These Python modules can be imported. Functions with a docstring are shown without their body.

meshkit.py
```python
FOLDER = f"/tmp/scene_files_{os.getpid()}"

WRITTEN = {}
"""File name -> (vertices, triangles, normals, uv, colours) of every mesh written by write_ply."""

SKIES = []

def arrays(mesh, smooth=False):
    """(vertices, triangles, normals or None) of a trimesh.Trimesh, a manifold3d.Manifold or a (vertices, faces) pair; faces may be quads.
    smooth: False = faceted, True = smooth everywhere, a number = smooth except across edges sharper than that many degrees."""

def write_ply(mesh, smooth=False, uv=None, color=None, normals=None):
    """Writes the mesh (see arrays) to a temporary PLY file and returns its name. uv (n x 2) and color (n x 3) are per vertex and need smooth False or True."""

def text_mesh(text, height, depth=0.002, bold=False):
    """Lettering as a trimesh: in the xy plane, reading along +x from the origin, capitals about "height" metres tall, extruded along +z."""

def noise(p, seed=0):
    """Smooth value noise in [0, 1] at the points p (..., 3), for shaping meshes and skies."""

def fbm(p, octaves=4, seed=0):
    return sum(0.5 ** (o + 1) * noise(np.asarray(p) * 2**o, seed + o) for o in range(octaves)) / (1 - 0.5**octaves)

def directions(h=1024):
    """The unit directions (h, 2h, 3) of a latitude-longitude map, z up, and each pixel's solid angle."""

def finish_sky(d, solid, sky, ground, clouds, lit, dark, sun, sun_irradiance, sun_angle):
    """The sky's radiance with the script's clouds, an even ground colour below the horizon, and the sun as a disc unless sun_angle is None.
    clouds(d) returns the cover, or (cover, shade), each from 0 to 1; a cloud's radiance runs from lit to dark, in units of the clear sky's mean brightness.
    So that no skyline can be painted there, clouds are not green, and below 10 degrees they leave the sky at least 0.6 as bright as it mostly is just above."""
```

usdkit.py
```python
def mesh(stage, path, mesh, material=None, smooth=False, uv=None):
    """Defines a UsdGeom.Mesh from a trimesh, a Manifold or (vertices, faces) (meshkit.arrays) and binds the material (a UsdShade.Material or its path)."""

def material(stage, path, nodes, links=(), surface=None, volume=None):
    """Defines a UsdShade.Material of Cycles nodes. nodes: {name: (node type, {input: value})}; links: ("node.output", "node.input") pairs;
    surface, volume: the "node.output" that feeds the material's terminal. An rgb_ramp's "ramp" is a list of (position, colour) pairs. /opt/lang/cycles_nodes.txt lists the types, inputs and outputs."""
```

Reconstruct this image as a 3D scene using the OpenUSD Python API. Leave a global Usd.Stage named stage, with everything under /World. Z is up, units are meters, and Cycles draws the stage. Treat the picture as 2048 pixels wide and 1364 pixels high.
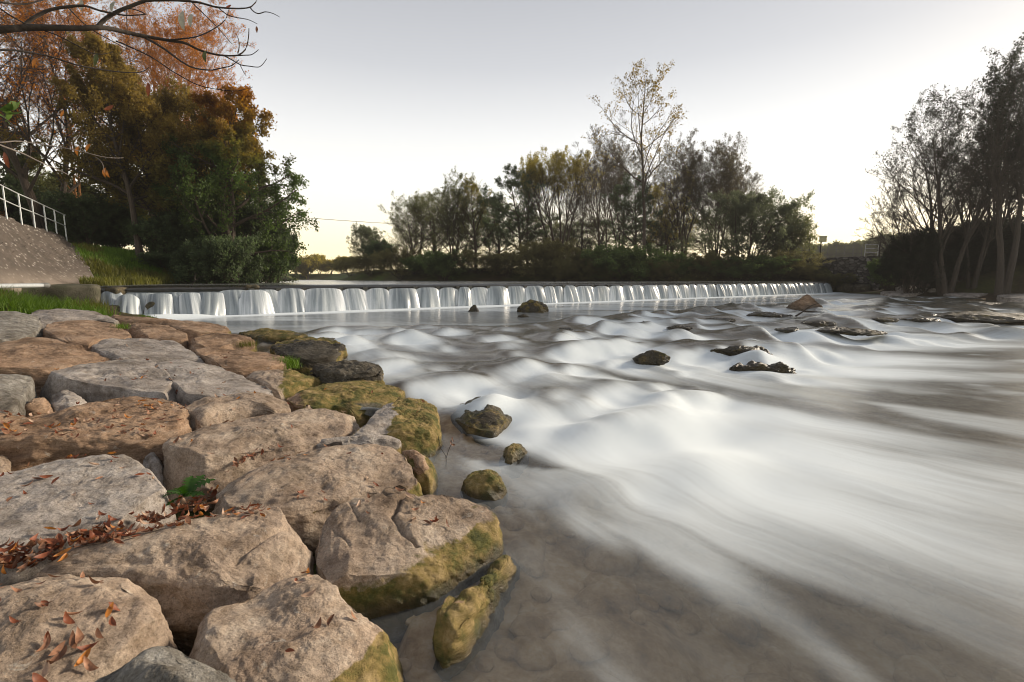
import math, random
import numpy as np
import trimesh, shapely, usdkit, meshkit
from shapely.geometry import Polygon, LineString
from scipy.ndimage import map_coordinates, gaussian_filter, gaussian_filter1d
from pxr import Usd, UsdGeom, UsdLux, UsdShade, Sdf, Gf, Vt

stage = Usd.Stage.CreateInMemory()
UsdGeom.SetStageUpAxis(stage, 'Z'); UsdGeom.SetStageMetersPerUnit(stage, 1.0)
UsdGeom.Xform.Define(stage, '/World'); UsdGeom.Scope.Define(stage, '/World/Looks')

# ------------------------------------------------------------------ camera, sky, sun, exposure
CAM = np.array([0.0, 0.0, 1.5]); FPX = 950.0; PITCH = math.atan((682 - 558) / FPX)
EXPOSURE = 2.2
SUN_AZ, SUN_EL = math.radians(60.0), math.radians(18.0)
SUN_INT, SUN_ANGLE, SKY = 0.4, 10.0, 0.05
cam = UsdGeom.Camera.Define(stage, '/World/camera')
cam.CreateHorizontalApertureAttr(36.0); cam.CreateVerticalApertureAttr(24.0)
cam.CreateFocalLengthAttr(36.0 * FPX / 2048); cam.CreateClippingRangeAttr((0.05, 5000))
cam.CreateExposureAttr(EXPOSURE)
cam.AddTranslateOp().Set(Gf.Vec3d(*CAM)); cam.AddRotateXOp().Set(90 - math.degrees(PITCH))
usdkit.material(stage, '/World/Looks/sky', {
    's': ('sky_texture', {'sky_type': 'single_scattering', 'sun_disc': False, 'sun_elevation': SUN_EL, 'sun_rotation': SUN_AZ,
                          'altitude': 300.0, 'air_density': 1.0, 'aerosol_density': 2.0, 'ozone_density': 1.0}),
    'tc': ('geometry', {}), 'z': ('separate_xyz', {}),
    'haze': ('rgb_ramp', {'ramp': [(0.0, (0.60, 0.46, 0.20)), (0.05, (0.60, 0.505, 0.29)), (0.11, (0.55, 0.505, 0.385)), (0.18, (0.475, 0.465, 0.43)), (0.27, (0.39, 0.39, 0.385)), (0.38, (0.265, 0.27, 0.28)), (0.60, (0.145, 0.15, 0.165)), (1.0, (0.14, 0.145, 0.165))]}),
    'hk': ('vector_math', {'math_type': 'scale', 'scale': 11.0}),
    'veil': ('mix_color', {'fac': 0.93, 'use_clamp': False}),
    'bg': ('background_shader', {'strength': SKY})},
    [('s.color', 'veil.a'), ('tc.position', 'z.vector'), ('z.z', 'haze.fac'), ('haze.color', 'hk.vector1'), ('hk.vector', 'veil.b'), ('veil.result', 'bg.color')], surface='bg.background')
dome = UsdLux.DomeLight.Define(stage, '/World/sky_dome')
UsdShade.MaterialBindingAPI.Apply(dome.GetPrim()).Bind(UsdShade.Material.Get(stage, '/World/Looks/sky'))
sun = UsdLux.DistantLight.Define(stage, '/World/sun')
sun.CreateNormalizeAttr(True); sun.CreateIntensityAttr(SUN_INT); sun.CreateAngleAttr(SUN_ANGLE); sun.CreateColorAttr(Gf.Vec3f(1.0, 0.86, 0.68))
sd = np.array([math.sin(SUN_AZ) * math.cos(SUN_EL), math.cos(SUN_AZ) * math.cos(SUN_EL), math.sin(SUN_EL)])
sun.AddRotateZOp().Set(-math.degrees(SUN_AZ)); sun.AddRotateXOp().Set(90 - math.degrees(SUN_EL) + 0.0)
# rotX(a) takes -z to (0, sin a, -cos a); light must travel along -sd, so +z -> sd: a = -(90-el)
sun.GetOrderedXformOps()[1].Set(-(90 - math.degrees(SUN_EL)))

# ------------------------------------------------------------------ helpers
used = {}
def numbered(path):
    n = used.get(path, -1) + 1; used[path] = n
    return path if n == 0 else f'{path}_{n:03d}'
def setdata(p, **k):
    for a, b in k.items():
        if b: p.SetCustomDataByKey(a, b)
def thing(name, label, cat, loc=(0, 0, 0), rotz=0, group=None, scale=None):
    x = UsdGeom.Xform.Define(stage, numbered('/World/' + name))
    x.AddTranslateOp().Set(Gf.Vec3d(*map(float, loc)))
    if rotz: x.AddRotateZOp().Set(float(rotz))
    if scale is not None: x.AddScaleOp().Set(Gf.Vec3f(*map(float, scale)))
    setdata(x.GetPrim(), label=label, category=cat, group=group)
    return x.GetPrim()
def obj(name, mesh, mat, parent=None, smooth=False, uv=None, pv=None, **data):
    base = parent.GetPath().pathString if parent else '/World'
    m = usdkit.mesh(stage, numbered(f'{base}/{name}'), mesh, M[mat] if isinstance(mat, str) else mat, smooth=smooth, uv=uv)
    for k, v in (pv or {}).items():
        UsdGeom.PrimvarsAPI(m).CreatePrimvar(k, Sdf.ValueTypeNames.FloatArray, 'vertex').Set(Vt.FloatArray.FromNumpy(np.asarray(v, np.float32)))
    setdata(m.GetPrim(), **data)
    return m.GetPrim()
def copy(src, label, loc, rotz=0, scale=(1, 1, 1), group=None, cat=None):
    name = src.GetName()
    x = UsdGeom.Xform.Define(stage, numbered('/World/' + (name[:-4] if name[-4:-3] == '_' and name[-3:].isdigit() else name)))
    x.GetPrim().GetReferences().AddInternalReference(src.GetPath())
    x.ClearXformOpOrder()
    ops = {o.GetOpName(): o for o in UsdGeom.Xformable(src).GetOrderedXformOps()}
    x.GetPrim().CreateAttribute('xformOp:translate', Sdf.ValueTypeNames.Double3).Set(Gf.Vec3d(*map(float, loc)))
    x.GetPrim().CreateAttribute('xformOp:rotateZ', Sdf.ValueTypeNames.Float).Set(float(rotz))
    x.GetPrim().CreateAttribute('xformOp:scale', Sdf.ValueTypeNames.Float3).Set(Gf.Vec3f(*map(float, scale)))
    x.GetPrim().CreateAttribute('xformOpOrder', Sdf.ValueTypeNames.TokenArray, False, Sdf.VariabilityUniform).Set(['xformOp:translate', 'xformOp:rotateZ', 'xformOp:scale'])
    x.GetPrim().SetInstanceable(True)
    was = src.GetCustomData()
    setdata(x.GetPrim(), label=label, category=cat or was.get('category'), group=group or was.get('group'))
    return x.GetPrim()

SP, CP = math.sin(PITCH), math.cos(PITCH)
def ray(u, v):
    a, b = (np.asarray(u, float) - 1024) / FPX, -(np.asarray(v, float) - 682) / FPX
    return np.stack([a, CP + b * SP, -SP + b * CP], -1)
def PZ(u, v, z):            # the point of the view line at height z
    d = ray(u, v); s = (z - CAM[2]) / d[..., 2]
    return CAM + d * s[..., None]
def PY(u, v, y):            # the point of the view line at ground distance y
    d = ray(u, v); return CAM + d * (np.asarray(y, float) / d[..., 1])[..., None]
def smooth01(a, b, x):
    t = np.clip((x - a) / (b - a), 0, 1); return t * t * (3 - 2 * t)
def unit(v):
    return v / (np.linalg.norm(v, axis=-1, keepdims=True) + 1e-12)
def boxm(sx, sy, sz, c=(0, 0, 0), yaw=0.0):
    m = trimesh.creation.box([sx, sy, sz])
    if yaw: m.apply_transform(trimesh.transformations.rotation_matrix(yaw, [0, 0, 1]))
    m.apply_translation(c); return m
def join(ms):
    return trimesh.util.concatenate(ms)
def tubes(P, R, sides):
    """P (n,k,3), R (n,k): n tubes of k points as one (verts, faces)."""
    P = np.asarray(P, float); R = np.asarray(R, float); n, k, _ = P.shape
    T = unit(np.gradient(P, axis=1))
    ref = np.where(np.abs(T[..., 2:3]) < 0.9, np.array([0, 0, 1.0]), np.array([1.0, 0, 0]))
    A = unit(np.cross(T, ref)); B = np.cross(T, A)
    ang = np.arange(sides) * 2 * np.pi / sides
    V = P[:, :, None] + R[:, :, None, None] * (np.cos(ang)[:, None] * A[:, :, None] + np.sin(ang)[:, None] * B[:, :, None])
    i, j = np.meshgrid(np.arange(k - 1), np.arange(sides), indexing='ij')
    q = np.stack([i * sides + j, i * sides + (j + 1) % sides, (i + 1) * sides + (j + 1) % sides, (i + 1) * sides + j], -1).reshape(-1, 4)
    f = np.vstack([q[:, [0, 1, 2]], q[:, [0, 2, 3]]])
    F = (f[None] + (np.arange(n) * k * sides)[:, None, None]).reshape(-1, 3)
    return V.reshape(-1, 3), F
def merge(parts):
    vs, fs, n = [], [], 0
    for v, f in parts:
        vs.append(v); fs.append(np.asarray(f) + n); n += len(v)
    return np.vstack(vs), np.vstack(fs)
def spline(pts, n):
    pts = np.asarray(pts, float)
    from scipy.interpolate import CubicSpline, PchipInterpolator
    t = np.r_[0, np.cumsum(np.linalg.norm(np.diff(pts, axis=0), axis=1))]
    return PchipInterpolator(t, pts, axis=0)(np.linspace(0, t[-1], n))
def gridfaces(a, b):
    i, j = np.meshgrid(np.arange(a - 1), np.arange(b - 1), indexing='ij')
    q = np.stack([i * b + j, (i + 1) * b + j, (i + 1) * b + j + 1, i * b + j + 1], -1).reshape(-1, 4)
    return np.vstack([q[:, [0, 1, 2]], q[:, [0, 2, 3]]])
fbm, noise = meshkit.fbm, meshkit.noise

# ------------------------------------------------------------------ materials
M = {}
def mat(name, nodes, links, surface):
    M[name] = usdkit.material(stage, '/World/Looks/' + name, nodes, links, surface=surface); return M[name]
def simple(name, c1, c2, scale=8.0, rough=0.85, bump=0.3, bscale=40.0, stretch=(1, 1, 1), detail=5.0, spec=0.3, metallic=0.0, dist=0.02):
    return mat(name, {
        'g': ('geometry', {}), 'm': ('mapping', {'scale': stretch}),
        'n': ('noise_texture', {'scale': scale, 'detail': detail, 'roughness': 0.6}),
        'r': ('rgb_ramp', {'ramp': [(0.28, c1), (0.72, c2)]}),
        'n2': ('noise_texture', {'scale': bscale, 'detail': 4.0, 'roughness': 0.6}),
        'b': ('bump', {'strength': bump, 'distance': dist}),
        'p': ('principled_bsdf', {'roughness': rough, 'specular_ior_level': spec, 'metallic': metallic})},
        [('g.position', 'm.vector'), ('m.vector', 'n.vector'), ('m.vector', 'n2.vector'), ('n.fac', 'r.fac'), ('r.color', 'p.base_color'),
         ('n2.fac', 'b.height'), ('b.normal', 'p.normal')], 'p.BSDF')
def stone(name, dark, mid, light, scale=3.0, streak=(1, 1, 1), bump=0.55):
    return mat(name, {
        'g': ('geometry', {}), 'm': ('mapping', {'scale': streak}),
        'n': ('noise_texture', {'scale': scale, 'detail': 7.0, 'roughness': 0.62, 'distortion': 0.4}),
        'r': ('rgb_ramp', {'ramp': [(0.25, dark), (0.5, mid), (0.74, light)]}),
        'n2': ('noise_texture', {'scale': 95.0, 'detail': 5.0, 'roughness': 0.75}),
        'r2': ('rgb_ramp', {'ramp': [(0.30, (0.30, 0.28, 0.26)), (0.45, (0.85, 0.84, 0.83)), (0.58, (1.05, 1.05, 1.05)), (0.70, (1.5, 1.48, 1.45))]}),
        'x': ('mix_color', {'blend_type': 'multiply', 'fac': 0.85, 'use_clamp': False}),
        'n5': ('noise_texture', {'scale': 14.0, 'detail': 6.0, 'roughness': 0.7}),
        'r5': ('rgb_ramp', {'ramp': [(0.3, (0.55, 0.5, 0.44)), (0.55, (1.0, 1.0, 1.0)), (0.75, (1.18, 1.17, 1.16))]}),
        'x5': ('mix_color', {'blend_type': 'multiply', 'fac': 0.9, 'use_clamp': False}),
        'nl': ('noise_texture', {'scale': 17.0, 'detail': 7.0, 'roughness': 0.75, 'distortion': 0.6}), 'rl': ('map_range', {'from_min': 0.60, 'from_max': 0.68, 'to_max': 0.55, 'clamp': True}), 'xl': ('mix_color', {'b': (0.50, 0.49, 0.44)}),
        'nd': ('noise_texture', {'scale': 1.7, 'detail': 6.0, 'roughness': 0.65}), 'rd': ('rgb_ramp', {'ramp': [(0.33, (0.50, 0.46, 0.42)), (0.50, (0.95, 0.94, 0.93)), (0.66, (1.12, 1.10, 1.08))]}), 'xd': ('mix_color', {'blend_type': 'multiply', 'fac': 1.0, 'use_clamp': False}),
        # moss and algae; on steep faces it also carries painted shade
        'am': ('attribute', {'attribute': 'moss'}), 'nm': ('noise_texture', {'scale': 26.0, 'detail': 5.0, 'roughness': 0.65}),
        'am2': ('math', {'math_type': 'multiply_add', 'value2': 1.7}), 'nm1': ('math', {'math_type': 'subtract', 'value2': 0.82}),
        'ms': ('map_range', {'from_min': 0.0, 'from_max': 0.3, 'clamp': True}),
        'nm2': ('noise_texture', {'scale': 7.0, 'detail': 6.0, 'roughness': 0.7}),
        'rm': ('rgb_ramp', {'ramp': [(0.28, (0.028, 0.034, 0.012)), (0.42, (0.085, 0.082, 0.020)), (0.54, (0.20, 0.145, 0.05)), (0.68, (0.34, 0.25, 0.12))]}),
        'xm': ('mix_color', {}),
        'aw': ('attribute', {'attribute': 'wet'}), 'xw': ('mix_color', {'b': (0.022, 0.018, 0.012)}), 'wf': ('math', {'math_type': 'multiply', 'value2': 0.75}),
        'rw': ('map_range', {'from_min': 0.0, 'from_max': 1.0, 'to_min': 0.9, 'to_max': 0.32, 'clamp': True}),
        'nb': ('noise_texture', {'scale': 38.0, 'detail': 9.0, 'roughness': 0.72}),
        'nb2': ('noise_texture', {'scale': 160.0, 'detail': 3.0, 'roughness': 0.7}),
        'hb': ('math', {'math_type': 'multiply_add', 'value2': 0.22}),
        'b': ('bump', {'strength': bump, 'distance': 0.07}),
        'p': ('principled_bsdf', {'specular_ior_level': 0.25})},
        [('g.position', 'm.vector'), ('m.vector', 'n.vector'), ('n.fac', 'r.fac'), ('g.position', 'n2.vector'), ('n2.fac', 'r2.fac'), ('m.vector', 'n5.vector'),
         ('n5.fac', 'r5.fac'), ('r.color', 'x5.a'), ('r5.color', 'x5.b'), ('x5.result', 'x.a'), ('r2.color', 'x.b'),
         ('g.position', 'nm.vector'), ('g.position', 'nm2.vector'), ('am.fac', 'am2.value1'), ('nm.fac', 'nm1.value1'), ('nm1.value', 'am2.value3'), ('am2.value', 'ms.value'),
         ('nm2.fac', 'rm.fac'), ('g.position', 'nl.vector'), ('nl.fac', 'rl.value'), ('x.result', 'xl.a'), ('rl.result', 'xl.fac'), ('g.position', 'nd.vector'), ('nd.fac', 'rd.fac'), ('xl.result', 'xd.a'), ('rd.color', 'xd.b'), ('xd.result', 'xm.a'), ('rm.color', 'xm.b'), ('ms.result', 'xm.fac'),
         ('xm.result', 'xw.a'), ('aw.fac', 'wf.value1'), ('wf.value', 'xw.fac'), ('aw.fac', 'rw.value'), ('rw.result', 'p.roughness'),
         ('xw.result', 'p.base_color'), ('m.vector', 'nb.vector'), ('g.position', 'nb2.vector'), ('nb2.fac', 'hb.value1'), ('nb.fac', 'hb.value3'),
         ('hb.value', 'b.height'), ('b.normal', 'p.normal')], 'p.BSDF')
stone('warm_sandstone', (0.15, 0.105, 0.078), (0.36, 0.285, 0.22), (0.48, 0.41, 0.335))
stone('brown_sandstone', (0.13, 0.082, 0.052), (0.31, 0.21, 0.14), (0.43, 0.325, 0.235), streak=(1, 1, 3.5))
stone('grey_sandstone', (0.14, 0.122, 0.11), (0.33, 0.30, 0.275), (0.45, 0.42, 0.39), streak=(1.0, 1.0, 1.0))
stone('speckled_granite', (0.12, 0.11, 0.095), (0.30, 0.285, 0.255), (0.47, 0.46, 0.43), scale=9.0, bump=0.8)
stone('dark_river_rock', (0.03, 0.026, 0.02), (0.075, 0.066, 0.05), (0.14, 0.125, 0.10), scale=6.0)
simple('soil', (0.022, 0.016, 0.011), (0.07, 0.05, 0.034), 6.0)
simple('bark', (0.028, 0.020, 0.015), (0.085, 0.064, 0.048), 9.0, stretch=(4, 4, 0.7), bump=0.6)
simple('warm_bark', (0.17, 0.078, 0.028), (0.44, 0.205, 0.07), 9.0, stretch=(4, 4, 0.7))  # orange sunlight on the twigs, painted into the bark colour
simple('pale_bark', (0.09, 0.076, 0.066), (0.21, 0.18, 0.16), 9.0, stretch=(4, 4, 0.7))
simple('galvanised_steel', (0.36, 0.38, 0.39), (0.50, 0.52, 0.53), 14.0, rough=0.45, bump=0.05, metallic=0.3, spec=0.5)
simple('weathered_steel', (0.10, 0.10, 0.10), (0.20, 0.20, 0.19), 14.0, rough=0.5, bump=0.05, metallic=0.3)
simple('dark_wood', (0.02, 0.015, 0.012), (0.06, 0.048, 0.038), 20.0)
simple('cable_black', (0.02, 0.02, 0.02), (0.035, 0.035, 0.035), 20.0)
simple('sign_face', (0.42, 0.40, 0.22), (0.55, 0.52, 0.32), 10.0, rough=0.5, bump=0.0)
def leafmat(name, ramp, transl=0.48, zr=None, rough=0.6):
    """leaf colours drawn at random per leaf; zr = (z0, z1, ramp2): another palette blended in towards z1 (autumn colour and sunlight on the tops, both painted into the leaves)."""
    nodes = {'g': ('geometry', {}), 'r': ('rgb_ramp', {'ramp': ramp}), 'hs': ('hsv', {}), 'tb': ('hsv', {'value': 1.7, 'saturation': 1.1}),
             'nb': ('noise_texture', {'scale': 0.55, 'detail': 3.0}), 'vb': ('map_range', {'from_min': 0.3, 'from_max': 0.7, 'to_min': 0.6, 'to_max': 1.35, 'clamp': True}),
             'd': ('principled_bsdf', {'roughness': rough, 'specular_ior_level': 0.25}), 't': ('translucent_bsdf', {}), 'mx': ('mix_closure', {'fac': transl})}
    links = [('g.random_per_island', 'r.fac'), ('g.position', 'nb.vector'), ('nb.fac', 'vb.value'), ('vb.result', 'hs.value')]
    col = 'r.color'
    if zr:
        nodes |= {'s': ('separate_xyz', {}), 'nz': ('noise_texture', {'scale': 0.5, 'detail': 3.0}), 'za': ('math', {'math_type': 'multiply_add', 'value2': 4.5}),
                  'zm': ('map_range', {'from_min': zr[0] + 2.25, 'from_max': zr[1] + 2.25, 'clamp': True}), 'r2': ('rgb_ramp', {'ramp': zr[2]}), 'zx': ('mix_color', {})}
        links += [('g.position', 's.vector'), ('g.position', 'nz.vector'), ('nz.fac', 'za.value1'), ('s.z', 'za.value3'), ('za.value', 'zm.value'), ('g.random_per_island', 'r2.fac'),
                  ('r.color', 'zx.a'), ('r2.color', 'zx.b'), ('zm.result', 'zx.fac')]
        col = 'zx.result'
    links += [(col, 'hs.color'), ('hs.color', 'd.base_color'), ('hs.color', 'tb.color'), ('tb.color', 't.color'), ('d.BSDF', 'mx.closure1'), ('t.BSDF', 'mx.closure2')]
    return mat(name, nodes, links, 'mx.closure')
GREEN = [(0, (0.0715, 0.1105, 0.0286)), (0.4, (0.1235, 0.1755, 0.039)), (0.75, (0.1885, 0.2275, 0.0546)), (1, (0.273, 0.26, 0.078))]
OLIVE = [(0, (0.0938, 0.1, 0.0375)), (0.5, (0.1688, 0.1562, 0.0562)), (1, (0.2875, 0.225, 0.0813))]
DARK = [(0, (0.0607, 0.0837, 0.0378)), (0.6, (0.108, 0.135, 0.0567)), (1, (0.1755, 0.189, 0.0702))]
ORANGE = [(0, (0.34, 0.13, 0.02)), (0.35, (0.54, 0.225, 0.03)), (0.7, (0.62, 0.30, 0.045)), (1, (0.58, 0.37, 0.08))]
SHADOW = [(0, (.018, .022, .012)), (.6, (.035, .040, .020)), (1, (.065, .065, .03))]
RUST = [(0, (0.162, 0.1148, 0.0297)), (0.3, (0.3105, 0.135, 0.0378)), (0.65, (0.486, 0.1688, 0.0459)), (1, (0.378, 0.2295, 0.054))]
YELLOW = [(0, (0.22, 0.18, 0.035)), (0.5, (0.42, 0.28, 0.045)), (1, (0.55, 0.33, 0.06))]
BROWN = [(0, (0.06, 0.05, 0.026)), (0.5, (0.12, 0.092, 0.042)), (1, (0.20, 0.14, 0.06))]
WILLOW = [(0, (0.084, 0.098, 0.0532)), (0.5, (0.133, 0.147, 0.077)), (1, (0.196, 0.203, 0.112))]
leafmat('leaf_green', GREEN); leafmat('leaf_olive', OLIVE); leafmat('leaf_dark', DARK); leafmat('leaf_orange', ORANGE, 0.5)
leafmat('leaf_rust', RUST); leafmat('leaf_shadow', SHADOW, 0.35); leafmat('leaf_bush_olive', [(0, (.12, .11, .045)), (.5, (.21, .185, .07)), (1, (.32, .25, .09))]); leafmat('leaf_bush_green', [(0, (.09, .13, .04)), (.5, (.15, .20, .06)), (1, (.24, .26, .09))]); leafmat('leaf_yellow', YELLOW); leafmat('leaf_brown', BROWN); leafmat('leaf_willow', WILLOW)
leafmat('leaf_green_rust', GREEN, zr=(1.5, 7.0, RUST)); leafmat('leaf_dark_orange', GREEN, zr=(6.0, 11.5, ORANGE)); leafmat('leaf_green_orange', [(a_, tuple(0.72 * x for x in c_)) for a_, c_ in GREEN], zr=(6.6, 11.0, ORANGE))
leafmat('leaf_olive_yellow', OLIVE, zr=(7.0, 13.0, YELLOW))
leafmat('grass_blades', [(0, (0.09, 0.15, 0.018)), (0.45, (0.16, 0.24, 0.03)), (0.75, (0.27, 0.28, 0.05)), (1, (0.40, 0.30, 0.11))], 0.35)
leafmat('dry_grass_blades', [(0, (0.10, 0.10, 0.02)), (0.5, (0.26, 0.18, 0.06)), (1, (0.38, 0.25, 0.10))], 0.35)
leafmat('fresh_green_leaf', [(0, (0.04, 0.10, 0.014)), (1, (0.08, 0.16, 0.028))], 0.3)
for nm, cc in (('red', (0.20, 0.060, 0.026)), ('brown', (0.17, 0.078, 0.042)), ('pale', (0.42, 0.285, 0.20)), ('orange', (0.42, 0.16, 0.03)), ('tan', (0.30, 0.15, 0.085)), ('olive', (0.07, 0.085, 0.03)), ('grey', (0.30, 0.30, 0.25))):
    mat('fallen_' + nm, {'g': ('geometry', {}), 'n': ('noise_texture', {'scale': 60.0, 'detail': 4.0}),
                         'r': ('rgb_ramp', {'ramp': [(0.3, tuple(0.6 * x for x in cc)), (0.7, tuple(1.25 * x for x in cc))]}),
                         'd': ('principled_bsdf', {'roughness': 0.55, 'specular_ior_level': 0.35}), 't': ('translucent_bsdf', {'color': cc}), 'mx': ('mix_closure', {'fac': 0.25})},
        [('g.position', 'n.vector'), ('n.fac', 'r.fac'), ('r.color', 'd.base_color'), ('d.BSDF', 'mx.closure1'), ('t.BSDF', 'mx.closure2')], 'mx.closure')
# ground: soil, leaf litter and grass by a grass attribute
mat('ground_cover', {'g': ('geometry', {}), 'n': ('noise_texture', {'scale': 5.0, 'detail': 8.0, 'roughness': 0.7}),
    'r': ('rgb_ramp', {'ramp': [(0.3, (0.020, 0.015, 0.010)), (0.55, (0.055, 0.038, 0.024)), (0.75, (0.11, 0.062, 0.035))]}),
    'n2': ('noise_texture', {'scale': 9.0, 'detail': 6.0}), 'r2': ('rgb_ramp', {'ramp': [(0.3, (0.028, 0.045, 0.010)), (0.7, (0.085, 0.105, 0.022))]}),
    'a': ('attribute', {'attribute': 'grass'}), 'x': ('mix_color', {}), 'b': ('bump', {'strength': 0.8, 'distance': 0.06}), 'p': ('principled_bsdf', {'roughness': 0.95, 'specular_ior_level': 0.1})},
    [('g.position', 'n.vector'), ('g.position', 'n2.vector'), ('n.fac', 'r.fac'), ('n2.fac', 'r2.fac'), ('r.color', 'x.a'), ('r2.color', 'x.b'), ('a.fac', 'x.fac'), ('x.result', 'p.base_color'),
     ('n.fac', 'b.height'), ('b.normal', 'p.normal')], 'p.BSDF')
mat('river_bed', {'g': ('geometry', {}), 'n': ('noise_texture', {'scale': 4.5, 'detail': 9.0, 'roughness': 0.68}),
    'r': ('rgb_ramp', {'ramp': [(0.30, (0.17, 0.11, 0.055)), (0.45, (0.38, 0.26, 0.135)), (0.56, (0.55, 0.42, 0.27)), (0.70, (0.70, 0.63, 0.52))]}),
    'b': ('bump', {'strength': 0.9, 'distance': 0.05}), 'p': ('principled_bsdf', {'roughness': 0.7, 'specular_ior_level': 0.2})},
    [('g.position', 'n.vector'), ('n.fac', 'r.fac'), ('r.color', 'p.base_color'), ('n.fac', 'b.height'), ('b.normal', 'p.normal')], 'p.BSDF')
# concrete revetment: pebbles showing above, plain render below
mat('pebble_concrete', {'g': ('geometry', {}), 's': ('separate_xyz', {}), 'n': ('noise_texture', {'scale': 2.0, 'detail': 7.0, 'roughness': 0.65}),
    'r': ('rgb_ramp', {'ramp': [(0.3, (0.035, 0.029, 0.024)), (0.7, (0.125, 0.10, 0.083))]}), 'v': ('voronoi_texture', {'scale': 7.0, 'randomness': 1.0}),
    'rv': ('rgb_ramp', {'ramp': [(0.10, (0.58, 0.54, 0.49)), (0.24, (0.085, 0.07, 0.06)), (0.5, (0.06, 0.05, 0.042))]}),
    'zz': ('math', {'math_type': 'multiply_add', 'value2': 0.9}), 'zm': ('map_range', {'from_min': 1.85, 'from_max': 2.25, 'clamp': True}),
    'low': ('rgb_ramp', {'ramp': [(0.3, (0.085, 0.068, 0.055)), (0.7, (0.24, 0.20, 0.165))]}), 'x0': ('mix_color', {'fac': 0.62}), 'x': ('mix_color', {}),
    'b': ('bump', {'strength': 0.9, 'distance': 0.06}), 'p': ('principled_bsdf', {'roughness': 0.9, 'specular_ior_level': 0.2})},
    [('g.position', 's.vector'), ('g.position', 'n.vector'), ('g.position', 'v.vector'), ('n.fac', 'r.fac'), ('n.fac', 'low.fac'), ('v.distance', 'rv.fac'), ('r.color', 'x0.a'), ('rv.color', 'x0.b'),
     ('n.fac', 'zz.value1'), ('s.z', 'zz.value3'), ('zz.value', 'zm.value'), ('low.color', 'x.a'), ('x0.result', 'x.b'), ('zm.result', 'x.fac'), ('x.result', 'p.base_color'),
     ('n.fac', 'b.height'), ('b.normal', 'p.normal')], 'p.BSDF')
mat('rubble_wall', {'g': ('geometry', {}), 'm': ('mapping', {'scale': (1, 1, 1.7)}), 'v': ('voronoi_texture', {'scale': 2.6}), 'e': ('voronoi_texture', {'scale': 2.6, 'feature': 'distance_to_edge'}),
    'h': ('rgb_to_bw', {}), 'r': ('rgb_ramp', {'ramp': [(0.1, (0.04, 0.035, 0.034)), (0.6, (0.10, 0.088, 0.08)), (0.95, (0.22, 0.20, 0.185))]}), 'em': ('map_range', {'from_min': 0.0, 'from_max': 0.09, 'clamp': True}),
    'x': ('mix_color', {'a': (0.02, 0.018, 0.016)}), 'b': ('bump', {'strength': 0.9, 'distance': 0.12}), 'p': ('principled_bsdf', {'roughness': 0.9, 'specular_ior_level': 0.2})},
    [('g.position', 'm.vector'), ('m.vector', 'v.vector'), ('m.vector', 'e.vector'), ('v.color', 'h.color'), ('h.val', 'r.fac'), ('e.distance', 'em.value'), ('em.result', 'x.fac'), ('r.color', 'x.b'),
     ('x.result', 'p.base_color'), ('em.result', 'b.height'), ('b.normal', 'p.normal')], 'p.BSDF')
simple('wet_concrete', (0.025, 0.024, 0.02), (0.08, 0.078, 0.066), 4.0, rough=0.35, spec=0.5)
simple('mossy_concrete', (0.030, 0.034, 0.014), (0.12, 0.105, 0.075), 4.5, rough=0.8, bump=0.8, dist=0.05)
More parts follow.
